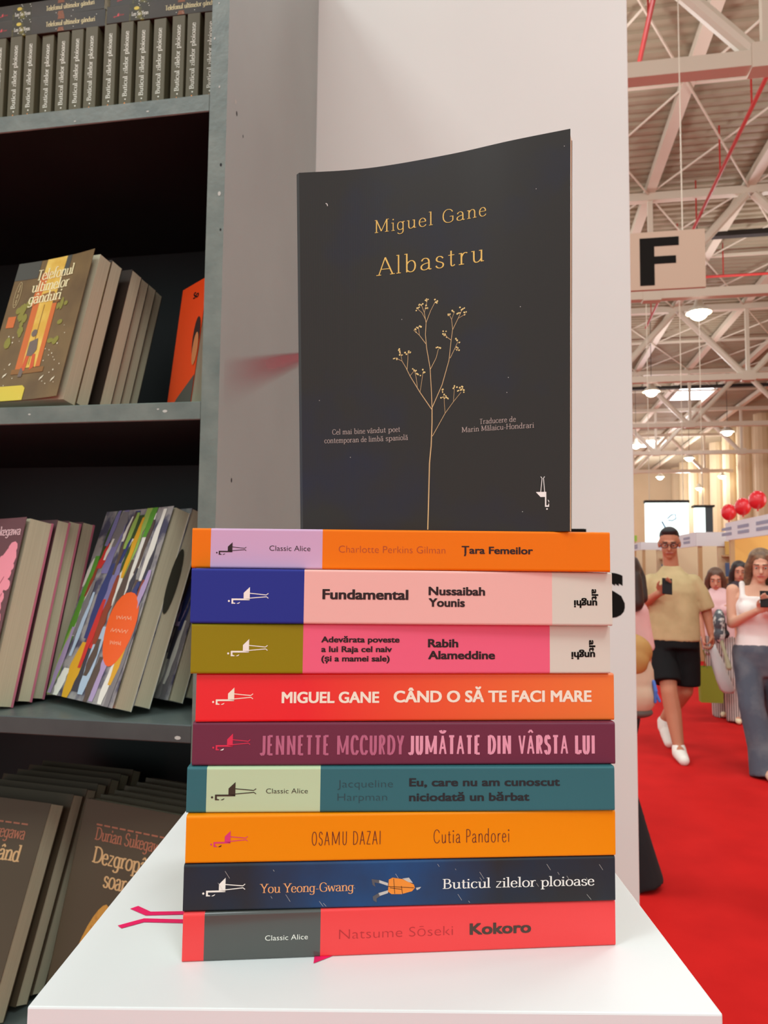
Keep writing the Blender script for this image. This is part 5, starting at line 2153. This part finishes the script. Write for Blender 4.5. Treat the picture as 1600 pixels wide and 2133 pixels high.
for y in (-.055, .055):
    m = MB()
    pts = [(-.045, y, .33), (-.04, y * .6, .43), (-.065, y * .1, .50), (-.03, y * .1, .50), (.035, y * .6, .43), (.045, y, .33)]
    for i in range(len(pts) - 1):
        m.tube(pts[i], pts[i + 1], .004, n=6)
    m.build('bag_handle', M('bag_handle_brown', (110, 96, 40), .7), t)

# --- dark-haired woman farther back
pose_t['tilt'] = 5
W3 = dict(W2)
W3.update(head=(0, -.02, 1.52), knR=(-.08, -.02, .48), anR=(-.08, .0, .085), toR=(-.085, -.16, .035), knL=(.08, -.02, .48), anL=(.08, .02, .085), toL=(.085, -.14, .035))
w3 = woman(2.48, 9.05, -8, 'dark-haired woman farther back between the two women', .965, W3, tee(M('top_plum', (66, 52, 58), .8)), wide(M('trousers_dark', (40, 38, 44), .9), 'trousers', .09), M('shoe_dark', (50, 46, 46), .6),
           M('hair_dark', (50, 40, 36), .5), .16, SKIN, True)

# --- woman in black wide trousers just beyond the partition, seen from behind
pose_t['tilt'] = 0
W4 = dict(head=(-.10, -.01, 1.50), neck=(-.06, 0, 1.43), shR=(-.16, 0, 1.33), elR=(-.195, -.02, 1.08), wrR=(-.14, -.18, .98), shL=(.16, 0, 1.33), elL=(.20, .03, 1.08), wrL=(.18, -.1, .90),
          hipR=(-.05, 0, .86), knR=(-.05, .02, .48), anR=(-.15, .06, .085), toR=(-.165, -.10, .035), hipL=(.08, 0, .86), knL=(.09, -.12, .48), anL=(.10, -.22, .085), toL=(.11, -.38, .035),
          hdR=((0, -.5, -.5), (1, 0, 0), (0, -1, 0)), hdL=((0, -.1, -1), (-1, 0, 0), (0, -1, 0)))
w4 = woman(.415, 3.82, 172, 'woman in wide black trousers and pale pink top, mostly hidden by the partition', .96, W4, tee(M('top_blush', (226, 176, 170), .8)), wide(M('trousers_black', (22, 20, 22), .9), 'wide_trousers', .125), M('shoe_black', (26, 24, 26), .6),
           M('hair_espresso', (54, 38, 32), .5), .10, SKIN, True)
t = thing('backpack', 'tan and beige backpack beside the woman in black trousers, at the partition edge', 'bag', w4.matrix_world @ T(-.125, .155, .80))
m = MB()
m.ell((0, 0, .17), (.105, .075, .17))
m.ell((0, .0, .10), (.115, .085, .10))
grow(m, 'bag_body', .01, M('bag_beige', (206, 178, 150), .7), t, 4)
m = MB()
m.ell((0, .004, .30), (.10, .075, .085))
m.ell((0, .05, .26), (.08, .04, .07))
grow(m, 'bag_flap', .01, M('bag_caramel', (176, 128, 66), .7), t, 4)
m = MB()
m.ell((0, .0, .025), (.10, .075, .03))
grow(m, 'bag_base', .01, M('bag_base_grey', (96, 84, 76), .7), t, 3)
m = MB()
limb(m, [(-.098, .03, .17), (-.106, .04, .13), (-.104, .04, .08)], [.008, .009, .006])
limb(m, [(-.106, .04, .12), (-.122, .04, .085)], [.007, .006])
m.build('blue_charm', M('charm_blue', (70, 110, 190), .5), t)
